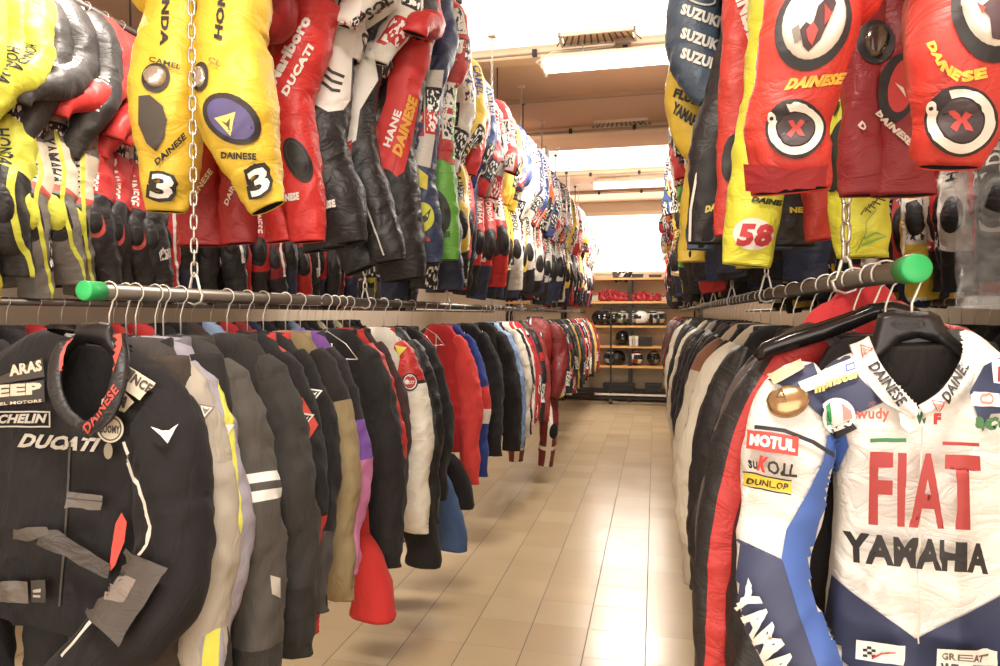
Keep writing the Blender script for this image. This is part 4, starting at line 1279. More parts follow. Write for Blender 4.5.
# ---- black leather jacket at the front left
Y = 1.385
g = G('jacket', 'black jacket lettered DUCATI with sponsor patches, frontmost on the left rail', 'jacket', GA, XA, Y, RZL)
mB = C('#221f20'); mBL = C('#262223', leather=True); mGL = C('#6a625b', leather=True)
NK = [(66, 320), (62, 352), (58, 385), (66, 408), (84, 424), (98, 416), (109, 388), (114, 352), (112, 320)]
body = [(338, 90, 38, 0, .045), (352, 88, 66, 0, .055), (374, 86, 96, 0, .062), (405, 82, 112, 0, .07), (445, 75, 100, 0, .08), (500, 66, 100, 0, .085), (560, 60, 102, 0, .085), (612, 56, 104, 0, .08)]
LB = g.limb('body', body, mB, fold=.011, kind='torso', seed=2, m=190, step=.0045, cut=opening(g, NK, Y))
g.limb('lining', [(345, 89, 40, -.02, .02), (380, 88, 46, -.025, .02), (430, 86, 46, -.025, .02), (450, 86, 40, -.02, .02)], C('#1b1819'), fold=.002, seed=4)
g.limb('sleeve', [(395, 150, 16, 0), (412, 164, 27, .0), (450, 172, 31, .02), (500, 173, 33, .03), (545, 175, 33, .045), (588, 167, 34, .07), (620, 143, 34, .10), (648, 112, 31, .12), (672, 84, 26, .13), (690, 64, 23, .13)], mB, k=.8, fold=.010, seed=5, m=40)
g.limb('sleeve', [(395, 10, 16, 0), (412, -8, 30, 0), (450, -26, 38, .02), (500, -38, 40, .03), (560, -46, 40, .05), (620, -42, 38, .08), (690, -30, 34, .1)], mB, k=.8, fold=.010, seed=6, m=40)
yc = Y - .05
g.strap('collar', [(76, 334), (64, 352), (60, 382), (69, 408), (85, 422)], [(66, 333), (50, 356), (48, 392), (62, 420), (88, 438)], [Y - .02, Y - .072, Y - .105, Y - .118, Y - .122], [Y - .02, Y - .072, Y - .105, Y - .118, Y - .122], mBL)
g.strap('collar', [(112, 333), (114, 352), (110, 380), (100, 408), (85, 422)], [(124, 333), (128, 356), (124, 390), (111, 420), (88, 438)], [Y - .02, Y - .072, Y - .105, Y - .118, Y - .122], [Y - .02, Y - .072, Y - .105, Y - .118, Y - .122], mBL)
d = Draw(g.r)
SV = '#b9b2a6'; CRM = '#d8ccb4'
d.poly([(67, 342), (73, 338), (66, 358), (64, 380), (59, 372), (60, 355)], col='#d0473a', name='collar_facing')
d.poly([(113, 336), (121, 334), (122, 345), (114, 372), (108, 384), (111, 360)], col='#d0473a', name='collar_facing')
Draw(g.r, ('collar',)).text('DAINESE', (88, 434), (119, 391), (83, 427), '#d0473a', .03)
d.text('DUCATI', (18, 447), (98, 452), (22, 433), SV, .05, .25)
d.poly(line([(71, 442), (68, 500), (64, 560), (60, 606)], 2.2), col='#4a4541', name='zip')
dcol = d; d = Draw(g.r, ('body', 'sleeve')); d.k = 14
d.oval(69, 443, 1.8, 6, '#b9b2a6', 0, 'zip_pull')
d.poly(rect(-22, 411, 53, 427), rect(-21, 412.5, 51.5, 425.5), col=SV, name='patch'); d.text('MICHELIN', (-14, 423.5), (49, 422.5), (-13, 414.5), SV, .05, .2)
d.poly([(-20, 388), (47, 380), (48, 402), (-20, 408)], col='#3a3532', name='patch'); d.text('JEEP', (-14, 402), (45, 397), (-14, 387), CRM, .06); d.text('WHEEL MOTORS', (-14, 407), (45, 402), (-14, 404), CRM, .03)
d.poly([(2, 378), (46, 358), (48, 377), (0, 385)], col='#413a36', name='patch'); d.text('ARAS', (14, 377), (46, 371), (13, 366), CRM, .05)
d.poly([(122, 362), (157, 384), (144, 402), (113, 379)], col=CRM, name='patch')
d.poly([(124, 364), (138, 373), (128, 386), (116, 377)], col='#55493f', name='patch'); d.text('SINCE', (126, 378), (150, 394), (131, 370), '#4a3f38', .04)
d.poly([(108, 384), (117, 380), (137, 402), (128, 412), (105, 404)], col='#b9aa8e', name='patch'); d.text('FIM', (109, 402), (128, 408), (112, 391), '#3a3330', .06)
d.oval(114, 428, 13.5, 14, CRM, 0); d.oval(114, 428, 11.5, 12, '#2b2728', 0, ring=1.2); d.text('SUOMY', (104, 432), (124, 433), (104, 424), '#3a3330', .04)
d.oval(112, 450, 4.5, 8, '#8f866f')
d.poly([(155, 428), (164, 431), (171, 431), (179, 426), (170.5, 444)], col='#f0ece4', name='badge')
d.poly(line([(128, 441), (137, 470), (148, 500), (155, 525), (151, 543), (144, 554)], 3), col='#cfc8bb', name='piping')
d.poly([(125, 510), (130, 520), (128, 540), (119, 562), (113, 568), (115, 545), (119, 522)], col='#d9483c', name='vent')
d.poly([(72, 490), (107, 494), (105, 508), (69, 506)], col='#5d5650', name='pocket_flap', mat=mGL); d.poly(line([(71, 497), (106, 500)], .8), col='#2a2624', name='stitching')
d.poly([(46, 530), (62, 528), (114, 562), (110, 576), (42, 541)], col='#4a4541', name='pocket_flap', mat=C('#4b4541', leather=True))
d.poly([(20, 527), (52, 526), (54, 533), (34, 538), (20, 536)], col='#555', name='strap', mat=C('#575049', leather=True))
d.poly([(-20, 580), (34, 578), (34, 600), (-20, 598)], col='#555', name='waist_strap', mat=mGL); d.poly(rect(38, 577, 52, 599), col='#3a3633', name='waist_strap')
d.poly(rect(40, 586, 47, 588.5), rect(40, 591, 47, 593.5), col=SV, name='buckle')
d.poly([(129, 547), (171, 568), (124, 644), (91, 617)], col='#5b544d', name='elbow_patch', mat=C('#4f4842', leather=True))
d.poly([(124, 574), (142, 581), (130, 601), (111, 602), (114, 588)], col='#8a7f75', name='elbow_patch', mat=C('#8a7d73', leather=True))
d.poly(line([(98, 623), (84, 640), (70, 655)], 2.5), col='#cfc8bb', name='piping')
hr = empty('clothes_hanger', (XA, Y + .01, RZL), 0, 'moulded black hanger inside the frontmost jacket on the left', 'hanger')
slab(hr, 'bar', [(78, 324), (98, 322), (112, 324), (115, 340), (123, 352), (140, 368), (146, 380), (124, 372), (112, 358), (100, 344), (88, 342), (74, 352), (60, 372), (34, 384), (38, 372), (58, 356), (70, 342)], Y + .01, .03, M_PLAS, Vector((XA, Y + .01, RZL)))
hook_at(hr, XA, Y + .01, RZL, Vector((XA, Y + .01, RZL)))

# ---- white and navy team suit at the front right
Y = 1.235
g = G('leather_suit', 'white and navy racing suit lettered FIAT YAMAHA, frontmost on the right rail', 'suit', None, XE + .005, Y, RZR)
mW = C('#efeae2', leather=True)
NK = [(868, 325), (872, 352), (888, 376), (917, 408), (946, 388), (962, 366), (968, 325)]
body = [(336, 920, 40, 0, .05), (348, 922, 62, 0, .06), (366, 922, 94, 0, .065), (392, 922, 112, 0, .075), (425, 924, 104, 0, .085), (460, 925, 92, 0, .09), (510, 925, 88, 0, .09), (570, 925, 91, 0, .09), (630, 925, 99, 0, .09), (700, 925, 106, 0, .10), (790, 925, 100, 0, .10), (850, 925, 80, 0, .09)]
LB = g.limb('body', body, mW, fold=.007, kind='torso', seed=12, m=190, step=.0045, cut=opening(g, NK, Y))
g.limb('lining', [(344, 920, 44, -.02, .022), (380, 920, 50, -.025, .022), (420, 920, 50, -.025, .022), (435, 920, 44, -.02, .02)], C('#2a2422'), fold=.002, seed=4)
g.limb('sleeve', [(378, 822, 22, 0), (390, 800, 34, 0), (412, 790, 40, .005), (450, 788, 45, .015), (500, 783, 43, .02), (545, 773, 39, .04), (600, 775, 38, .07), (650, 797, 37, .09), (710, 826, 34, .10), (770, 850, 30, .1)], mW, k=.85, fold=.008, seed=15, m=44)
g.limb('sleeve', [(378, 1022, 22, 0), (390, 1046, 34, 0), (412, 1060, 40, .005), (450, 1066, 45, .015), (500, 1070, 43, .02), (545, 1078, 39, .04), (600, 1078, 38, .07), (650, 1058, 37, .09), (710, 1030, 34, .10)], mW, k=.85, fold=.008, seed=16, m=44)
for sg, cx in ((-1, 870), (1, 985)):
    g.limb('trouser_leg', [(780, cx, 44, 0), (850, cx - 0, 56, .02), (960, cx + sg * 8, 52, .03), (1080, cx + sg * 10, 46, .02), (1180, cx + sg * 10, 40, 0)], C('#2c3350', leather=True), fold=.007, seed=17 + sg)
ym = [Y + .0, Y - .05, Y - .085, Y - .102, Y - .115]
g.strap('collar', [(869, 336), (880, 362), (897, 385), (908, 396), (917, 406)], [(850, 345), (862, 374), (882, 400), (897, 409), (913, 419)], ym, ym, mW)
g.strap('collar', [(966, 337), (961, 362), (946, 386), (934, 397), (919, 406)], [(984, 344), (980, 374), (958, 402), (942, 410), (923, 419)], ym, ym, mW)
d = Draw(g.r)
NV, BL, R_, K_ = '#39405f', '#3f62ad', '#b92e2c', '#231f20'
d.poly([(768, 380), (848, 350), (858, 376), (884, 402), (852, 416), (854, 428), (840, 432), (815, 412), (796, 392)], col=NV, name='shoulder_yoke')
d.poly([(969, 392), (983, 366), (1012, 352), (1040, 372), (1040, 410), (990, 414), (982, 432)], col=NV, name='shoulder_yoke')
d.poly([(833, 575), (850, 590), (915, 638), (960, 616), (1014, 588), (1040, 700), (1040, 800), (812, 800), (822, 640)], col='#2a3252', name='lower_panel')
d.poly([(733, 536), (752, 545), (781, 559), (800, 600), (822, 650), (850, 740), (850, 790), (790, 790), (760, 690), (725, 600)], col=NV, name='forearm_panel')
d.poly([(826, 436), (846, 430), (850, 446), (836, 478), (818, 520), (812, 545), (818, 580), (832, 625), (852, 690), (870, 780), (846, 780), (826, 690), (800, 620), (781, 558), (786, 530), (808, 490), (822, 460)], col=BL, name='sleeve_stretch_panel')
d.poly(line([(756, 427), (785, 431), (812, 442), (832, 455)], 4), col='#2b2a33', name='sleeve_seam')
d.poly([(798, 383), (856, 358), (860, 372), (803, 393)], col='#f2ede6', name='patch'); d.poly([(846, 366), (855, 363), (856, 370), (847, 373)], [(847.5, 367), (854, 364.5), (855, 369), (848, 371.5)], col='#3d62b5', name='patch')
d.text('monster', (813, 394), (862, 377), (811, 386), '#e6d27a', .06, .2)
d.oval(838, 417, 18, 19, '#f4f0ea', 0); d.poly([(824, 410), (832, 402), (834, 420), (832, 424), (824, 426)], col='#2e9a5a', name='patch'); d.poly([(843, 403), (852, 411), (853, 418), (845, 420)], col='#dd8f86', name='patch')
d.poly([(828, 430), (851, 420), (858, 428), (840, 438), (832, 437)], col=K_, name='patch'); d.text('agv', (834, 434), (856, 425), (832, 428), '#f4f0ea', .06)
d.dome(788, 402, 21, 16, -.25, .016, plain('bronze_shield', '#b3926a', .22, .75), 'shoulder_slider')
d.poly([(778, 402), (783, 391), (787, 402)], [(780.5, 400.5), (783, 395), (785, 400.5)], col='#4a3420', name='badge', lift=.022)
d.poly([(770, 377), (800, 363), (804, 370), (776, 386)], col='#cdb48a', name='patch')
d.poly([(751, 430), (797, 437), (796, 456), (750, 449)], col='#c9453d', name='patch'); d.text('MOTUL', (753, 446), (793, 452), (754, 434), '#f4f0ea', .06)
d.text('su', (752, 468), (760, 469), (752, 460), K_, .04); d.text('K', (759, 470), (769, 472), (761, 455), '#d0302c', .07, .2); d.text('OLL', (769, 472), (794, 476), (770, 460), K_, .04)
d.poly([(749, 472), (791, 480), (789, 492), (748, 484)], col='#e8c81c', name='patch'); d.text('DUNLOP', (751, 483), (787, 489), (752, 476), '#4a3a12', .04)
d.poly(line([(748, 471), (791, 479)], 1.5), line([(748, 485), (789, 493)], 1.5), col=K_, name='patch')
d.text('YAMAHA', (735, 596), (800, 722), (752, 579), '#f1ece4', .05)
d.poly(line([(731, 560), (733, 600), (748, 640), (768, 690)], 2.5), col=K_, name='sleeve_seam')
d.poly(line([(919, 425), (917, 520), (915, 640)], 1.6), col='#cfc7bb', name='zip')
d.poly(rect(871, 437.5, 904, 441.5), col='#2f7a4c', name='patch'); d.poly([(940, 441), (974, 442.5), (974, 446), (940, 444.5)], col='#a6302e', name='patch')
d.text('FIAT', (872, 523), (974, 528), (872, 450), '#a83532', .03)
d.text('YAMAHA', (849, 560), (983, 571), (849, 530), K_, .05)
d.text('wudy', (857, 422), (890, 422), (857, 408), '#c9503f', .03); d.text('S', (868, 407), (876, 407), (868, 402), '#7a4a44', .03)
db_ = d; d = Draw(g.r, ('body',)); d.k = 30
d.poly([(898, 414), (914, 412), (922, 424), (906, 432), (899, 424)], col='#f6f2ec', name='patch'); d.text('W', (912, 423), (924, 423), (912, 411), '#2f6b40', .09); d.text('F', (930, 424), (938, 424), (930, 412.5), '#d0302c', .08); d = db_
d.poly([(966, 392), (1016, 397), (1016, 409), (966, 406)], col='#f6f2ec', name='patch'); d.oval(981, 399.5, 5.5, 5.5, '#e0907c', ring=2); d.text('YAMAHA', (992, 405), (1030, 408), (992, 395), '#d9694f', .03)
d.text('acer', (969, 428), (1012, 431), (969, 416), '#3f7040', .06, .2)
d.poly([(984, 363), (1012, 363), (1012, 388), (986, 384)], col='#f6f2ec', name='patch'); d.text('F', (990, 383), (997, 383), (990, 368), '#a83532', .05)
dc = Draw(g.r, ('collar',)); dc.text('DAINESE', (868, 367), (900, 408), (876, 360), K_, .03, .2); dc.text('DAINESE', (948, 404), (974, 360), (940, 398), K_, .03, .2)
for cx, cy, a in ((865, 352, .35), (937, 407, .1)):
    o, i, h = devil(cx, cy, 13, 12, a); dc.poly(o, i, col='#c05040', name='badge'); dc.poly(h, col='#c98c80', name='badge')
d.poly([(860, 636), (902, 640), (901, 661), (859, 657)], col='#efe9e0', name='patch')
for a, b in ((866, 645), (870, 648), (874, 645), (870, 642), (866, 651), (874, 651)): d.poly(rect(a, b, a + 4, b + 3), col=K_, name='patch')
d.poly(line([(874, 655), (884, 649), (898, 648)], 2), col='#c03a34', name='patch')
d.poly([(934, 640), (988, 645), (987, 690), (932, 686)], col='#e9e2d6', name='patch'); d.text('GREAT', (940, 653), (976, 656), (940, 645), '#6b5a48', .03); d.text('WHITE', (938, 668), (984, 671), (938, 657), '#3c3a44', .06)
hr = empty('clothes_hanger', (XE + .005, Y + .01, RZR), 0, 'moulded black hanger with an oval badge inside the frontmost suit on the right', 'hanger')
oo = Vector((XE + .005, Y + .01, RZR))
slab(hr, 'bar', [(878, 314), (890, 311), (930, 311), (940, 316), (948, 332), (964, 346), (990, 362), (1010, 372), (1012, 382), (985, 374), (962, 364), (946, 352), (934, 342), (918, 338), (902, 342), (890, 354), (872, 368), (838, 382), (832, 376), (858, 360), (870, 346), (874, 330)], Y + .02, .05, M_PLAS, oo)
db = Draw(hr, ('bar',)); db.oval(909, 324, 17, 6, '#2e2a2a', 0, ring=1.5, name='badge'); db.text('DAINESE', (896, 327), (922, 327), (896, 321.5), '#3a3636', .03)
hook_at(hr, XE + .005, Y + .01, RZR, oo)


# ---- long red and black leathers hanging just behind the white suit
Y = 1.45
g = G('leather_suit', 'long black racing suit with a red stripe down its sleeve, just behind the white suit', 'suit', None, XE, Y, RZR)
mR = C('#cf322d', (('strip', -.5, -.028, '#242122'), ('strip', .045, .5, '#242122')), leather=True)
g.limb('sleeve', [(338, 822, 16, 0), (350, 802, 24, 0), (380, 774, 27, .01), (430, 748, 28, .02), (490, 732, 27, .03), (550, 723, 26, .04), (610, 719, 25, .05), (680, 718, 22, .05), (760, 722, 20, .05)], mR, fold=.010, seed=25)
g.limb('body', [(335, 880, 30, 0, .04), (345, 880, 60, 0, .05), (372, 880, 84, 0, .05), (430, 880, 88, 0, .06), (560, 880, 84, 0, .06), (700, 880, 88, 0, .07), (820, 880, 76, 0, .07)], C('#2a2526', leather=True), fold=.008, kind='torso', seed=26)
g.limb('sleeve', [(338, 930, 16, 0), (360, 965, 26, 0), (430, 990, 26, .02), (550, 1000, 26, .04), (680, 1000, 22, .05), (760, 1000, 20, .05)], mR, fold=.010, seed=27)
for sg in (-1, 1): g.limb('trouser_leg', [(800, 880 + sg * 36, 34, 0), (900, 880 + sg * 40, 36, .02), (1000, 880 + sg * 42, 32, .01), (1080, 880 + sg * 42, 28, 0)], C('#2a2526', leather=True), fold=.008, seed=28 + sg)
hr = empty('clothes_hanger', (XE, Y - .02, RZR), 0, 'glossy thick black hanger sticking out left behind the white suit', 'hanger'); oo = Vector((XE, Y - .02, RZR))
mb = MB(); pts = [at(x, y, Y - .06) - oo for x, y in ((756, 358), (766, 350), (790, 341), (820, 332), (848, 322), (872, 312), (890, 309), (910, 314), (935, 330), (960, 342))]
mb.tube(pts, [.008, .016, .019, .018, .017, .016, .016, .016, .016, .010], 12); link('bar', mb.data('bar', [plain('gloss_black', '#1c191a', .15)]), hr); hook_at(hr, XE, Y - .02, RZR, oo, .075)

# ---- badges on the jackets further along the left rail
def badge(d, cx, cy, w, c1, c2=None, ang=0):
    o, i, h = devil(cx, cy, w, w * .95, ang)
    d.poly(o, col=c1, name='badge'); d.poly(i, col=c2 or c1, name='badge') if c2 else None
    if c2: d.poly(h, col=c1, name='badge')
_sl = [o for o in JA[0].children if o.name.startswith('sleeve')][0]; _sl.material_slots[0].material = C('#2d2a29')
d = Draw(JA[0]); badge(d, 205, 412, 17, '#8a8178', '#efe9e0', .2)
d = Draw(JA[1]); badge(d, 227, 430, 14, '#efe9e0')
d = Draw(JA[2]); d.poly([(270, 575), (280, 578), (280, 598), (272, 594)], col='#b9b1a4', name='patch')
d = Draw(JA[4]); d.poly([(302, 397), (318, 425), (300, 453), (285, 424)], col='#d4473a', name='sleeve_patch'); badge(d, 303, 421, 20, '#efe9e0', '#262324', .15); d.poly([(234, 343), (262, 360), (254, 376), (231, 356)], col='#d4473a', name='shoulder_patch')
d = Draw(JA[5]); d.poly([(268, 338), (288, 352), (280, 366), (264, 350)], col='#d4473a', name='shoulder_patch'); badge(d, 313, 396, 17, '#efe9e0', '#262324', .15)
d = Draw(JA[11]); d.oval(410, 382, 8, 9, '#2a2624', 0); d.oval(410, 382, 6.5, 7.5, '#efe9e0', 0); d.oval(410, 382, 5.5, 6.5, '#b8302c', 0); d.text('LUCKY', (405.5, 384), (414.5, 384), (405.5, 380.5), '#efe9e0', .04); badge(d, 400, 351, 12, '#e3dc2c', '#e3dc2c', .2)

# ---- hero racing suits: legs follow the photograph, torso and sleeves hang above
def hero(label, X, Y, legs, col, P=0, rz=0, extra=(), hipz=2.78, group=None, torso_c=None, sleeve_c=None, leather=True, sc=1.0):
    zr = ZS; g = G('leather_suit', label, 'suit', group, X, Y, zr)
    mt = col if not isinstance(col, str) else C(col, leather=True)
    tc = C(torso_c, leather=True, clutter=(.5, MIXW, 9), seed=P) if torso_c else mt; scm = C(sleeve_c, leather=True, clutter=(.55, MIXW, 9), seed=P) if sleeve_c else mt
    s = (zr - hipz) / .80
    b = link('body', PS[P].body, g.r, rot=(0, 0, rz)); setmat(b, 0, tc); b.scale = (1, 1, s)
    for k in (0, 1): x = link('sleeve', PS[P].sl[k], g.r, rot=(0, 0, rz)); setmat(x, 0, scm); x.scale = (1, 1, s)
    c = link('collar', PS[P].col, g.r, rot=(0, 0, rz)); setmat(c, 0, tc)
    for i, st in enumerate(legs):
        m_ = mt
        if isinstance(st, tuple): st, mc = st; m_ = mc if not isinstance(mc, str) else C(mc, leather=True)
        tp = at(st[0][1], st[0][0], Y); sd = -1 if i == 0 else 1
        pre = [(X + sd * .085, Y, hipz + .03, .07, .07), (X + sd * .10 * .6 + tp.x * 0 + sd * .04, Y, hipz - .06, .10, .095)] if tp.z < hipz - .12 else []
        g.limb('trouser_leg', st, m_, pre=pre, seed=60 + int(Y * 40) + i, fold=.013, hemflat=True)
    return g


# yellow suit with the number 3
gy = hero('yellow racing suit with black knee pads and number 3 on both ankles', -1.43, 1.86,
          [[(0, 178, 22), (40, 172, 27, .01), (80, 168, 29, .03), (120, 167, 29, .03), (160, 169, 24, .01), (190, 167, 20), (212, 166, 16)],
           [(0, 234, 33), (40, 230, 31, .01), (80, 233, 35, .03), (115, 236, 36, .035), (150, 246, 29, .02), (182, 258, 22), (209, 267, 15)]], '#edc41a', P=0, rz=.2, group=GB)
d = Draw(gy.r)
YK = '#2a2622'
d.text('HONDA', (163, -32), (160, 46), (171, -32), YK, .05); d.text('HONDA', (222, 40), (230, -40), (214, 38), YK, .05)
d.oval(156, 78, 14, 15, '#3b342b', .3); d.dome(156, 77, 11, 11, 0, .014, plain('metal_slider', '#c9beb0', .25, .7))
d.oval(201, 77, 8, 15, '#3b342b', .1); d.dome(200, 77, 6, 11, 0, .010, plain('metal_slider', '#c9beb0', .25, .7))
d.poly([(139, 96), (150, 95), (163, 106), (167, 120), (164, 138), (156, 151), (147, 143), (139, 124)], col='#4a4038', name='knee_pad')
d.oval(232, 119, 32, 22, '#332c28', .65, 'knee_pad'); d.oval(231, 119, 26, 16.5, '#5c5384', .65, 'knee_pad')
o, i_, h = devil(229, 124, 26, 26, .25); d.poly([(215, 118), (236, 112), (231, 136)], col='#e6cf62', name='badge'); d.poly([(222, 121), (227, 123), (231, 118), (230, 129)], col='#5c4a20', name='badge')
d.text('DAINESE', (158, 166), (186, 138), (155, 160), YK, .05); d.text('DAINESE', (222, 158), (256, 160), (222, 151), YK, .05)
d.text('CAMEL', (150, 62), (180, 70), (151, 57), YK, .02); d.text('CL', (209, 62), (221, 68), (211, 57), '#8a7a50', .02)
d.text('3', (147, 199), (175, 204), (151, 169), YK, .13); d.text('3', (150.5, 196.5), (171.5, 199.5), (153.5, 173), '#f6f0e6', .03)
d.text('3', (251, 202), (275, 192), (243, 168), YK, .13); d.text('3', (253.5, 198), (271.5, 190), (246.5, 172), '#f6f0e6', .03)

gr = hero('dark red racing suit hanging just behind the yellow one', -1.42, 2.12,
          [[(40, 206, 18), (100, 204, 19), (150, 203, 20), (200, 203, 21), (246, 203, 21)], [(40, 236, 14), (110, 238, 14), (160, 237, 14), (205, 237, 15), (244, 239, 16)]], '#a81c1f', P=2, rz=.1, group=GB)
d = Draw(gr.r); d.text('DAINESE', (190, 206), (213, 172), (186, 202), '#e6ddd0', .04); d.text('DAINESE', (228, 206), (241, 172), (224, 203), '#e6ddd0', .04)

gm = hero('bright red racing suit with white sleeve lettering and black knee pads', -1.36, 2.32,
          [[(0, 268, 16), (60, 268, 17), (110, 272, 15), (160, 273, 13), (200, 275, 12), (242, 279, 12)], [(0, 312, 26), (50, 300, 26), (95, 290, 22), (130, 295, 19), (170, 301, 19), (210, 306, 17), (242, 308, 14)]], '#d92b26', P=1, rz=.3, group=GB)
d = Draw(gm.r)
d.text('Marlboro', (276, 86), (312, 20), (266, 80), '#f6f0e6', .06); d.text('DUCATI', (287, 97), (314, 48), (281, 92), '#f6f0e6', .06)
d.oval(298, 160, 12, 24, '#211f20', -.45, 'knee_pad'); d.oval(297, 158, 9, 19, '#3a3634', -.45, 'knee_pad', ring=1.5); d.oval(271, 150, 7, 20, '#2a2625', -.3, 'knee_pad')
d.text('DAINESE', (276, 203), (300, 200), (275, 195), '#efe9e0', .06); o, i_, h = devil(268, 100, 14, 12, .3); d.poly(o, i_, col='#efe9e0', name='badge')

gw = hero('white topped black racing suit with three claw marks on the thigh', -1.33, 2.52,
          [([(60, 300, 16), (130, 302, 18), (200, 318, 20), (250, 325, 20)], '#242122'),
           ([(0, 335, 20), (40, 331, 21), (80, 330, 21), (108, 324, 24), (140, 318, 27, .02), (172, 324, 27), (205, 337, 27), (245, 344, 23)], '#262223')], '#242122', P=3, rz=.35, group=GB, torso_c='#e9e3d8', sleeve_c='#e4ddd0')
d = Draw(gw.r)
d.poly([(310, -10), (364, -10), (352, 60), (350, 100), (343, 110), (328, 112), (314, 104), (303, 101), (308, 60)], col='#efe9df', name='thigh_panel')
for k in range(3): d.poly(line([(323 - k * .5, 64 + 9 * k), (332, 72 + 9 * k), (344 - 2 * k, 77 + 7 * k)], 3.2), col='#3a3735', name='print')
d.oval(322, 46, 5, 5, '#d9b25a', 0); d.oval(320, 172, 12, 13, '#4b4846', .2, 'knee_slider'); d.text('DC', (313, 178), (323, 168), (309, 172), '#d8d2c8', .06)
d.text('DAINESE', (308, 212), (336, 207), (307, 204), '#f1ece3', .07)

ds = Draw(gw.r, ('sleeve',)); ds.text('REPSOL', (346, 36), (394, 2), (341, 27), '#2a2626', .05)
gp = hero('black suit with white REPSOL sleeve and a long white stripe', -1.31, 2.72,
          [([(120, 326, 14), (180, 340, 16), (240, 352, 16), (270, 362, 15)], '#211f20'),
           ([(0, 376, 22), (40, 366, 20), (90, 358, 18), (140, 356, 18), (190, 368, 20), (240, 384, 18), (262, 388, 16)], '#242122')], '#242122', P=0, rz=.4, group=GB, torso_c='#3a3735', sleeve_c='#dcd5c9')
d = Draw(gp.r)
d.poly([(354, 52), (372, 40), (378, 80), (360, 110), (356, 140), (342, 150), (348, 110), (354, 80)], col='#ece6db', name='leg_panel')
d.poly([(340, 146), (352, 140), (352, 162), (346, 172), (337, 158)], col='#cf2a28', name='leg_panel')
d.poly([(346, 30), (396, -6), (398, 8), (350, 42)], col='#e3dccf', name='sleeve_panel'); d.text('REPSOL', (348, 37), (392, 4), (345, 28), '#2a2626', .05)
d.poly(line([(352, 165), (366, 205), (384, 255)], 1.6), col='#cfc8bd', name='piping')

gd = hero('red and black racing suit with orange lettering on a black leg', -1.28, 2.93,
          [([(150, 372, 12), (220, 384, 14), (272, 392, 14)], '#211f20'),
           ([(0, 418, 20), (50, 410, 20), (100, 400, 20), (150, 392, 20), (180, 392, 24, .01), (215, 395, 25), (250, 400, 24), (280, 404, 20)], '#262223')], '#c92522', P=1, rz=.45, group=GB)
d = Draw(gd.r)
d.poly([(392, 40), (440, 30), (424, 80), (404, 120), (392, 176), (372, 172), (372, 140), (386, 100)], col='#cf2a27', name='thigh_panel')
d.poly([(410, 76), (424, 70), (414, 130), (404, 172), (392, 180), (400, 140)], col='#c62623', name='thigh_panel'); d.text('DAINESE', (401, 158), (418, 100), (392, 152), '#e0a326', .06)
d.text('HANE', (390, 148), (402, 112), (383, 145), '#efe9e0', .04); d.oval(389, 192, 13, 24, '#1a1818', -.3, 'knee_pad'); d.text('DAINESE', (381, 242), (398, 240), (381, 234), '#e0c030', .06)

gb = hero('navy racing suit with neon devil badge below the knee', -1.26, 3.12,
          [([(170, 402, 10), (230, 408, 12), (262, 412, 12)], '#2b3550'), ([(60, 430, 16), (120, 424, 15), (170, 418, 16), (200, 419, 18, .01), (230, 423, 18), (264, 426, 14)], '#34415e')], '#2e3a58', P=2, rz=.45, group=GB)
d = Draw(gb.r); d.poly([(402, 178), (418, 168), (428, 176), (427, 190), (412, 184), (402, 196)], col='#d9c92a', name='knee_panel'); d.oval(410, 193, 10, 16, '#33405c', 0, 'knee_pad')
d.oval(421, 217, 13, 15, '#cfd02c', 0, 'badge'); d.poly([(411, 212), (417, 216), (424, 216), (431, 208), (428, 220), (420, 226), (414, 221)], col='#333f2a', name='badge'); d.text('aprilia', (412, 243), (430, 243), (412, 236), '#d3402c', .05)
gg = hero('lime green racing suit with black oval knee pads', -1.25, 3.3,
          [([(150, 424, 9), (220, 430, 11), (255, 434, 11)], '#5fa030'), ([(60, 444, 14), (130, 438, 15), (180, 440, 16), (220, 444, 15), (260, 444, 14)], '#62a832')], '#62a832', P=0, rz=.45, group=GB, torso_c='#e8e1d4', sleeve_c='#c8452e')
d = Draw(gg.r); d.oval(438, 211, 12, 22, '#26241f', -.25, 'knee_pad'); d.oval(437, 211, 7, 14, '#3a4a2a', -.25, 'knee_pad'); d.text('DAINESE', (434, 238), (450, 237), (434, 232), '#2a4020', .05)

d.poly([(428, 40), (466, 40), (460, 120), (454, 166), (440, 158), (426, 172), (424, 110)], col='#a92f2c', name='thigh_panel', mat=C('#b3322e', clutter=(.55, MIXW, 12), leather=True, seed=3)); d.text('DAINESE', (432, 158), (452, 96), (427, 154), '#ece4d8', .05)
d = Draw(gb.r); d.poly([(414, 70), (444, 70), (436, 130), (430, 168), (414, 164), (404, 172), (410, 120)], col='#d9d2c6', name='thigh_panel', mat=C('#cfc8bc', clutter=(.6, ('#2b3f80', '#262324', '#c52324'), 12), leather=True, seed=1)); d.text('FIXI', (414, 160), (424, 124), (406, 157), '#3f4f86', .08)

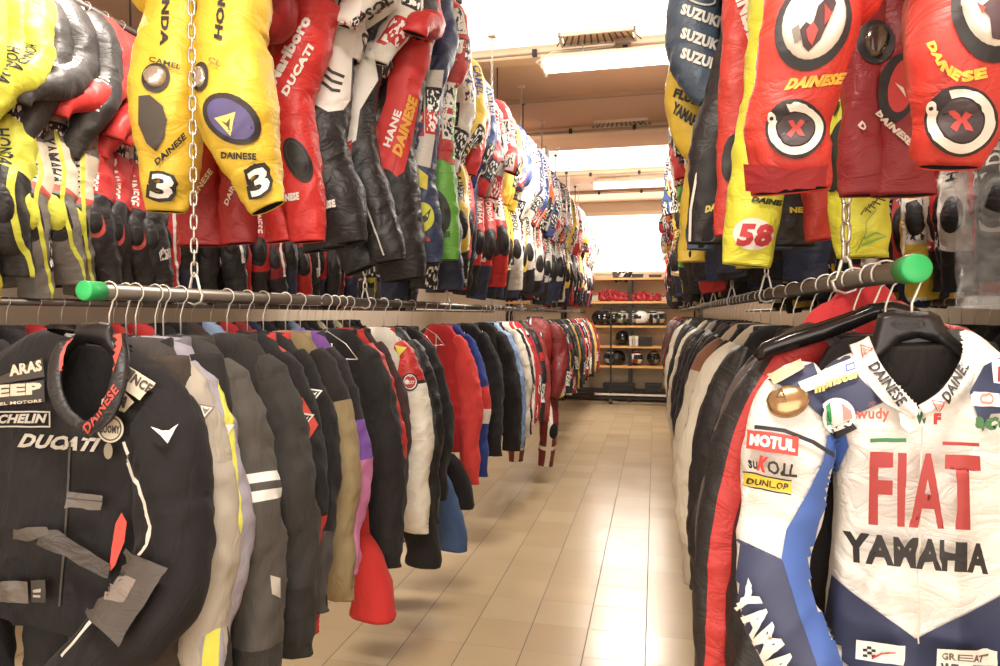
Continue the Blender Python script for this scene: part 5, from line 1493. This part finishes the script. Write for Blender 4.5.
# right row heroes
g1 = hero('red racing suit with X roundels and picture pucks on both legs, frontmost upper right', .40, 1.16,
          [[(-40, 832, 56), (0, 817, 52), (50, 805, 44, .015), (88, 795, 42, .01), (125, 786, 41), (165, 786, 40), (192, 787, 37)], [(-40, 972, 62), (0, 966, 60), (60, 960, 54, .015), (120, 955, 46), (150, 950, 39), (168, 948, 31)]], '#dc3a2c', P=2, group=GF, hipz=2.72)
d = Draw(g1.r)
d.oval(813, 25, 36, 48, '#231f1f', .42, 'knee_pad'); d.dome(814, 22, 30, 40, .42, .016, plain('slider_plastic', '#efe8dc', .35)); d2 = Draw(g1.r, ('knee_slider', 'trouser_leg'))
for q, cc in (([(800, 30), (806, 22), (812, 26), (818, 6), (832, -8), (836, 4), (828, 22), (820, 40), (808, 52), (803, 46)], '#4a3234'), ([(806, 30), (813, 22), (818, 30), (812, 46), (808, 40)], '#c9463f'), ([(824, 4), (832, 14), (824, 26)], '#b5382f'), ([(792, 30), (800, 24), (801, 40), (795, 44)], '#8a7f76')):
    d2.poly(q, col=cc, name='picture')
d.oval(988, 14, 36, 50, '#231f1f', -.25, 'knee_pad'); d.dome(990, 8, 29, 40, -.25, .016, plain('slider_plastic', '#efe8dc', .35)); d2 = Draw(g1.r, ('knee_slider', 'trouser_leg'))
for q, cc in (([(982, 6), (990, 18), (992, 38), (1000, 40), (1008, 20), (1006, -6), (994, -4)], '#53383d'), ([(976, 2), (986, 8), (982, 14)], '#c9463f')): d2.poly(q, col=cc, name='picture')
d.text('DAINESE', (784, 91), (842, 84), (788, 79), '#e9b52c', .07, .25)
d.text('DAI', (927, 44), (938, 66), (935, 41), '#e9c62c', .07); d.text('NE', (940, 70), (958, 82), (944, 60), '#e9c62c', .07); d.text('SE', (961, 83), (986, 78), (960, 72), '#e9c62c', .07)
for cx, cy, r in ((795, 129, 26), (960, 120, 31)):
    d.oval(cx, cy, r + 3, r + 3.5, '#2a2021', 0); 
    t = np.linspace(-1.9, 3.6, 40); P_ = [(cx + (r) * math.cos(a), cy + (r) * math.sin(a)) for a in t] + [(cx + (r * .72) * math.cos(a), cy + (r * .72) * math.sin(a)) for a in t[::-1]]
    d.poly(P_, col='#ece0d2', name='roundel'); d.oval(cx, cy, r * .66, r * .66, '#45393c', 0, 'roundel')
    e = r * .34; d.poly([(cx - e, cy - e), (cx - e * .4, cy - e * 1.1), (cx, cy - e * .3), (cx + e * .5, cy - e * 1.1), (cx + e, cy - e * .7), (cx + e * .45, cy), (cx + e, cy + e), (cx + e * .3, cy + e * .9), (cx, cy + e * .35), (cx - e * .5, cy + e * 1.2), (cx - e, cy + e * .8), (cx - e * .4, cy)], col='#d0413a', name='roundel')
    d.oval(cx - r * .86, cy - r * .42, r * .16, r * .22, '#efe3d4', 0, 'roundel'); d.oval(cx - r * .86, cy - r * .42, 2, 2, '#2a2021', 0, 'roundel')
d.poly([(749, 163), (790, 168), (823, 164), (821, 190), (751, 190)], col='#a3202a', name='ankle_panel', mat=C('#a3202a', leather=True))

g2 = hero('dark red racing suit with black shin pads behind the right chain', .42, 1.52,
          [[(0, 866, 20), (60, 864, 22), (120, 862, 20), (160, 862, 20), (196, 862, 19)], [(0, 900, 26), (60, 898, 28, .01), (110, 900, 30, .01), (160, 902, 30), (196, 902, 30)]], '#97212a', P=0, group=GF, hipz=2.72)
d = Draw(g2.r)
d.oval(876, 42, 19, 22, '#241f20', .1, 'knee_pad'); d.dome(876, 41, 12, 17, .1, .012, plain('dark_slider', '#6e675f', .2, .7)); d.oval(898, 88, 20, 35, '#231e1f', .2, 'knee_pad'); d.oval(902, 86, 13, 27, '#c8342f', .2, 'knee_pad')
d.poly([(895, 83), (903, 88), (906, 98)], col='#e9d9c8', name='badge'); d.text('DAINESE', (874, 114), (908, 146), (880, 110), '#e6d8c8', .06); d.text('D', (858, 126), (863, 132), (862, 121), '#e6d8c8', .05)

g3 = hero('neon yellow racing suit with number 58 on the ankle', .42, 1.76,
          [[(60, 772, 24), (120, 764, 26), (160, 759, 27), (200, 755, 26), (235, 750, 25), (266, 746, 22)], [(60, 850, 24), (120, 852, 27), (160, 855, 28), (200, 859, 29), (235, 861, 26), (258, 861, 22)]], '#e2df1f', P=3, group=GF, hipz=2.72)
d = Draw(g3.r)
d.oval(753, 234, 20, 16, '#efe6d8', .05, 'number_patch'); d.text('58', (736, 246), (771, 247), (739, 223), '#c8333a', .055, .1)
d.text('DAINESE', (751, 202), (790, 208), (752, 196), '#26241c', .08, .2); d.text('DAINESE', (828, 172), (840, 196), (833, 170), '#26241c', .06)
d.oval(839, 155, 13, 38, '#26231f', .2, 'knee_pad'); o, i_, h = devil(835, 109, 12, 16); d.poly(o, col='#3b3724', name='badge'); d.poly(h, col='#e2df1f', name='badge')
for k in range(4): d.poly(line([(861 + 4 * k, 215 - 3 * k), (865 + 4 * k, 208 - 3 * k), (871 + 4 * k, 213 - 4 * k)], 1.6), col='#4a4020', name='print')
d.poly(line([(856, 252), (866, 232), (866, 222), (876, 210)], 1.2), col='#9aa324', name='print'); d.poly(line([(864, 238), (874, 232), (884, 236), (872, 240), (862, 244)], 2.2), col='#7fb545', name='print')
d.poly(line([(726, 262), (748, 266), (766, 264)], .8), col='#8f9020', name='stitching')

g4 = hero('red suit with black knees, only red strips showing beside the neon yellow one', .40, 1.92,
          [[(0, 750, 26), (60, 742, 22), (120, 736, 18), (160, 730, 16), (200, 730, 14), (236, 730, 13)], [(120, 812, 18), (180, 818, 18), (240, 824, 18)]], '#d03a2c', P=1, group=GF, hipz=2.72)
d = Draw(g4.r); d.text('DAINESE', (728, -24), (748, 42), (744, -32), '#efd9cc', .06); d.oval(732, 158, 10, 24, '#2a2422', .15, 'knee_pad', ring=0)
g5 = hero('black racing suit with yellow DAINESE lettering and white side stripe', .38, 2.1,
          [[(0, 742, 18), (50, 736, 18), (100, 726, 20), (140, 716, 24), (190, 711, 22), (244, 708, 19)], [(80, 786, 18), (150, 792, 20), (200, 794, 21), (246, 792, 20)]], '#282425', P=2, group=GF, hipz=2.72)
d = Draw(g5.r)
d.text('DAINESE', (728, 16), (742, 76), (742, 13), '#e6e02c', .08); d.poly(line([(712, 150), (697, 175), (691, 210), (690, 246)], 2.5), col='#ece5d8', name='piping'); d.oval(711, 175, 14, 28, '#1d1a1a', .1, 'knee_pad')
d.text('DA', (705, 213), (716, 210), (706, 206), '#d9c94a', .07); d.text('NES', (790, 213), (808, 213), (790, 207), '#e6d52c', .06)
g6 = hero('grey blue racing suit with stacked SUZUKI lettering', .36, 2.3,
          [[(60, 722, 12), (130, 712, 14), (190, 704, 14), (250, 700, 13)], [(100, 766, 14), (180, 772, 15), (250, 774, 15)]], C('#46586a', clutter=(.5, MIXW, 9), leather=True, seed=2), P=3, rz=-.35, group=GF, hipz=2.72)

# grey blue sleeve lettered three times, and the yellow suit behind it
L6 = [(-70, 712, 22, 0), (-20, 700, 25, .01), (20, 694, 27, .02), (55, 694, 26, .03), (84, 704, 20, .05), (100, 712, 14, .06)]
g6.limb('sleeve', L6, C('#465668', leather=True), Y=2.24, fold=.012, seed=88)
d = Draw(g6.r, ('sleeve',)); 
for yy in (14, 38, 58): d.text('SUZUKI', (680, yy), (718, yy + 14), (683, yy - 11), '#e9e2d6', .06)
d.oval(700, -2, 16, 7, '#d8cfc2', .3, 'badge', ring=2)
g7 = hero('yellow suit with YAMAHA lettering behind the grey blue one', .35, 2.5, [[(150, 700, 10), (200, 692, 12), (262, 692, 12)], [(150, 742, 12), (210, 748, 13), (268, 750, 13)]], '#d9b51e', P=1, rz=-.35, group=GF, hipz=2.72, sleeve_c='#d9b51e')
g7.limb('sleeve', [(40, 694, 16, 0), (80, 684, 18, .01), (110, 686, 20, .02), (140, 694, 17, .03), (158, 702, 12, .05)], C('#e0bb22', leather=True), Y=2.44, fold=.012, seed=89)
d = Draw(g7.r, ('sleeve',)); d.text('YAMAHA', (671, 112), (700, 132), (675, 101), '#26221c', .07); d.text('FLUL', (673, 97), (696, 106), (676, 88), '#26221c', .06)

# red jacket hung high on the right rail
Y = 1.66
g = G('jacket', 'bright red jacket bunched up high against the right rail', 'jacket', None, XE + .02, Y, RZR)
g.limb('body', [(288, 884, 14, 0, .02), (296, 876, 26, 0, .04), (312, 868, 40, 0, .05), (340, 862, 46, 0, .06), (420, 862, 50, 0, .06), (480, 862, 48, 0, .06)], C('#c92f34'), fold=.016, kind='torso', seed=91)
for sg in (-1, 1): g.limb('sleeve', [(306, 868 + sg * 24, 8, 0), (318, 866 + sg * 38, 15, 0), (350, 864 + sg * 50, 18, .02), (420, 864 + sg * 56, 18, .04), (500, 864 + sg * 56, 15, .05)], C('#cf3438'), fold=.014, seed=92 + sg)
hanger((XE + .02, Y, RZR), 0, 'black plastic hanger on the right jacket rail', 'hangers on the right jacket rail', 'plastic')

# clear garment bags over the far right suits
M = NT('clear_plastic'); M.b.inputs['Base Color'].default_value = (.95, .93, .9, 1); M.b.inputs['Roughness'].default_value = .12; M.b.inputs['Alpha'].default_value = .24
n3 = M.n('ShaderNodeTexNoise'); n3.inputs['Scale'].default_value = 14; tc_ = M.n('ShaderNodeTexCoord'); M.l(tc_.outputs['Object'], n3.inputs['Vector']); bp = M.n('ShaderNodeBump'); bp.inputs['Strength'].default_value = .8; bp.inputs['Distance'].default_value = .03
M.l(n3.outputs[0], bp.inputs['Height']); M.l(bp.outputs[0], M.b.inputs['Normal'])
for k, (y, lab) in enumerate(((2.32, 'clear plastic garment bag on the frontmost far right suit'), (2.72, 'clear plastic garment bag in the middle of the far right suits'), (3.1, 'clear plastic garment bag deepest along the far right row'))):
    L = Loft([(0, 0, -.06, .06, .05), (0, 0, -.16, .2, .1), (0, -.05, -.4, .33, .22), (0, -.08, -.8, .33, .26), (0, -.03, -1.2, .3, .18), (0, 0, -1.68, .29, .13)], .03, 48, .03, 'torso', 70 + k)
    mb = MB(); L.add(mb, 0, 0); o = link('garment_bag', mb.data('garment_bag', [M.m]), None, (XGs - .02, y, 3.38), (0, 0, -.3)); tag(o, lab, 'bag', 'garment bags in the far right row')
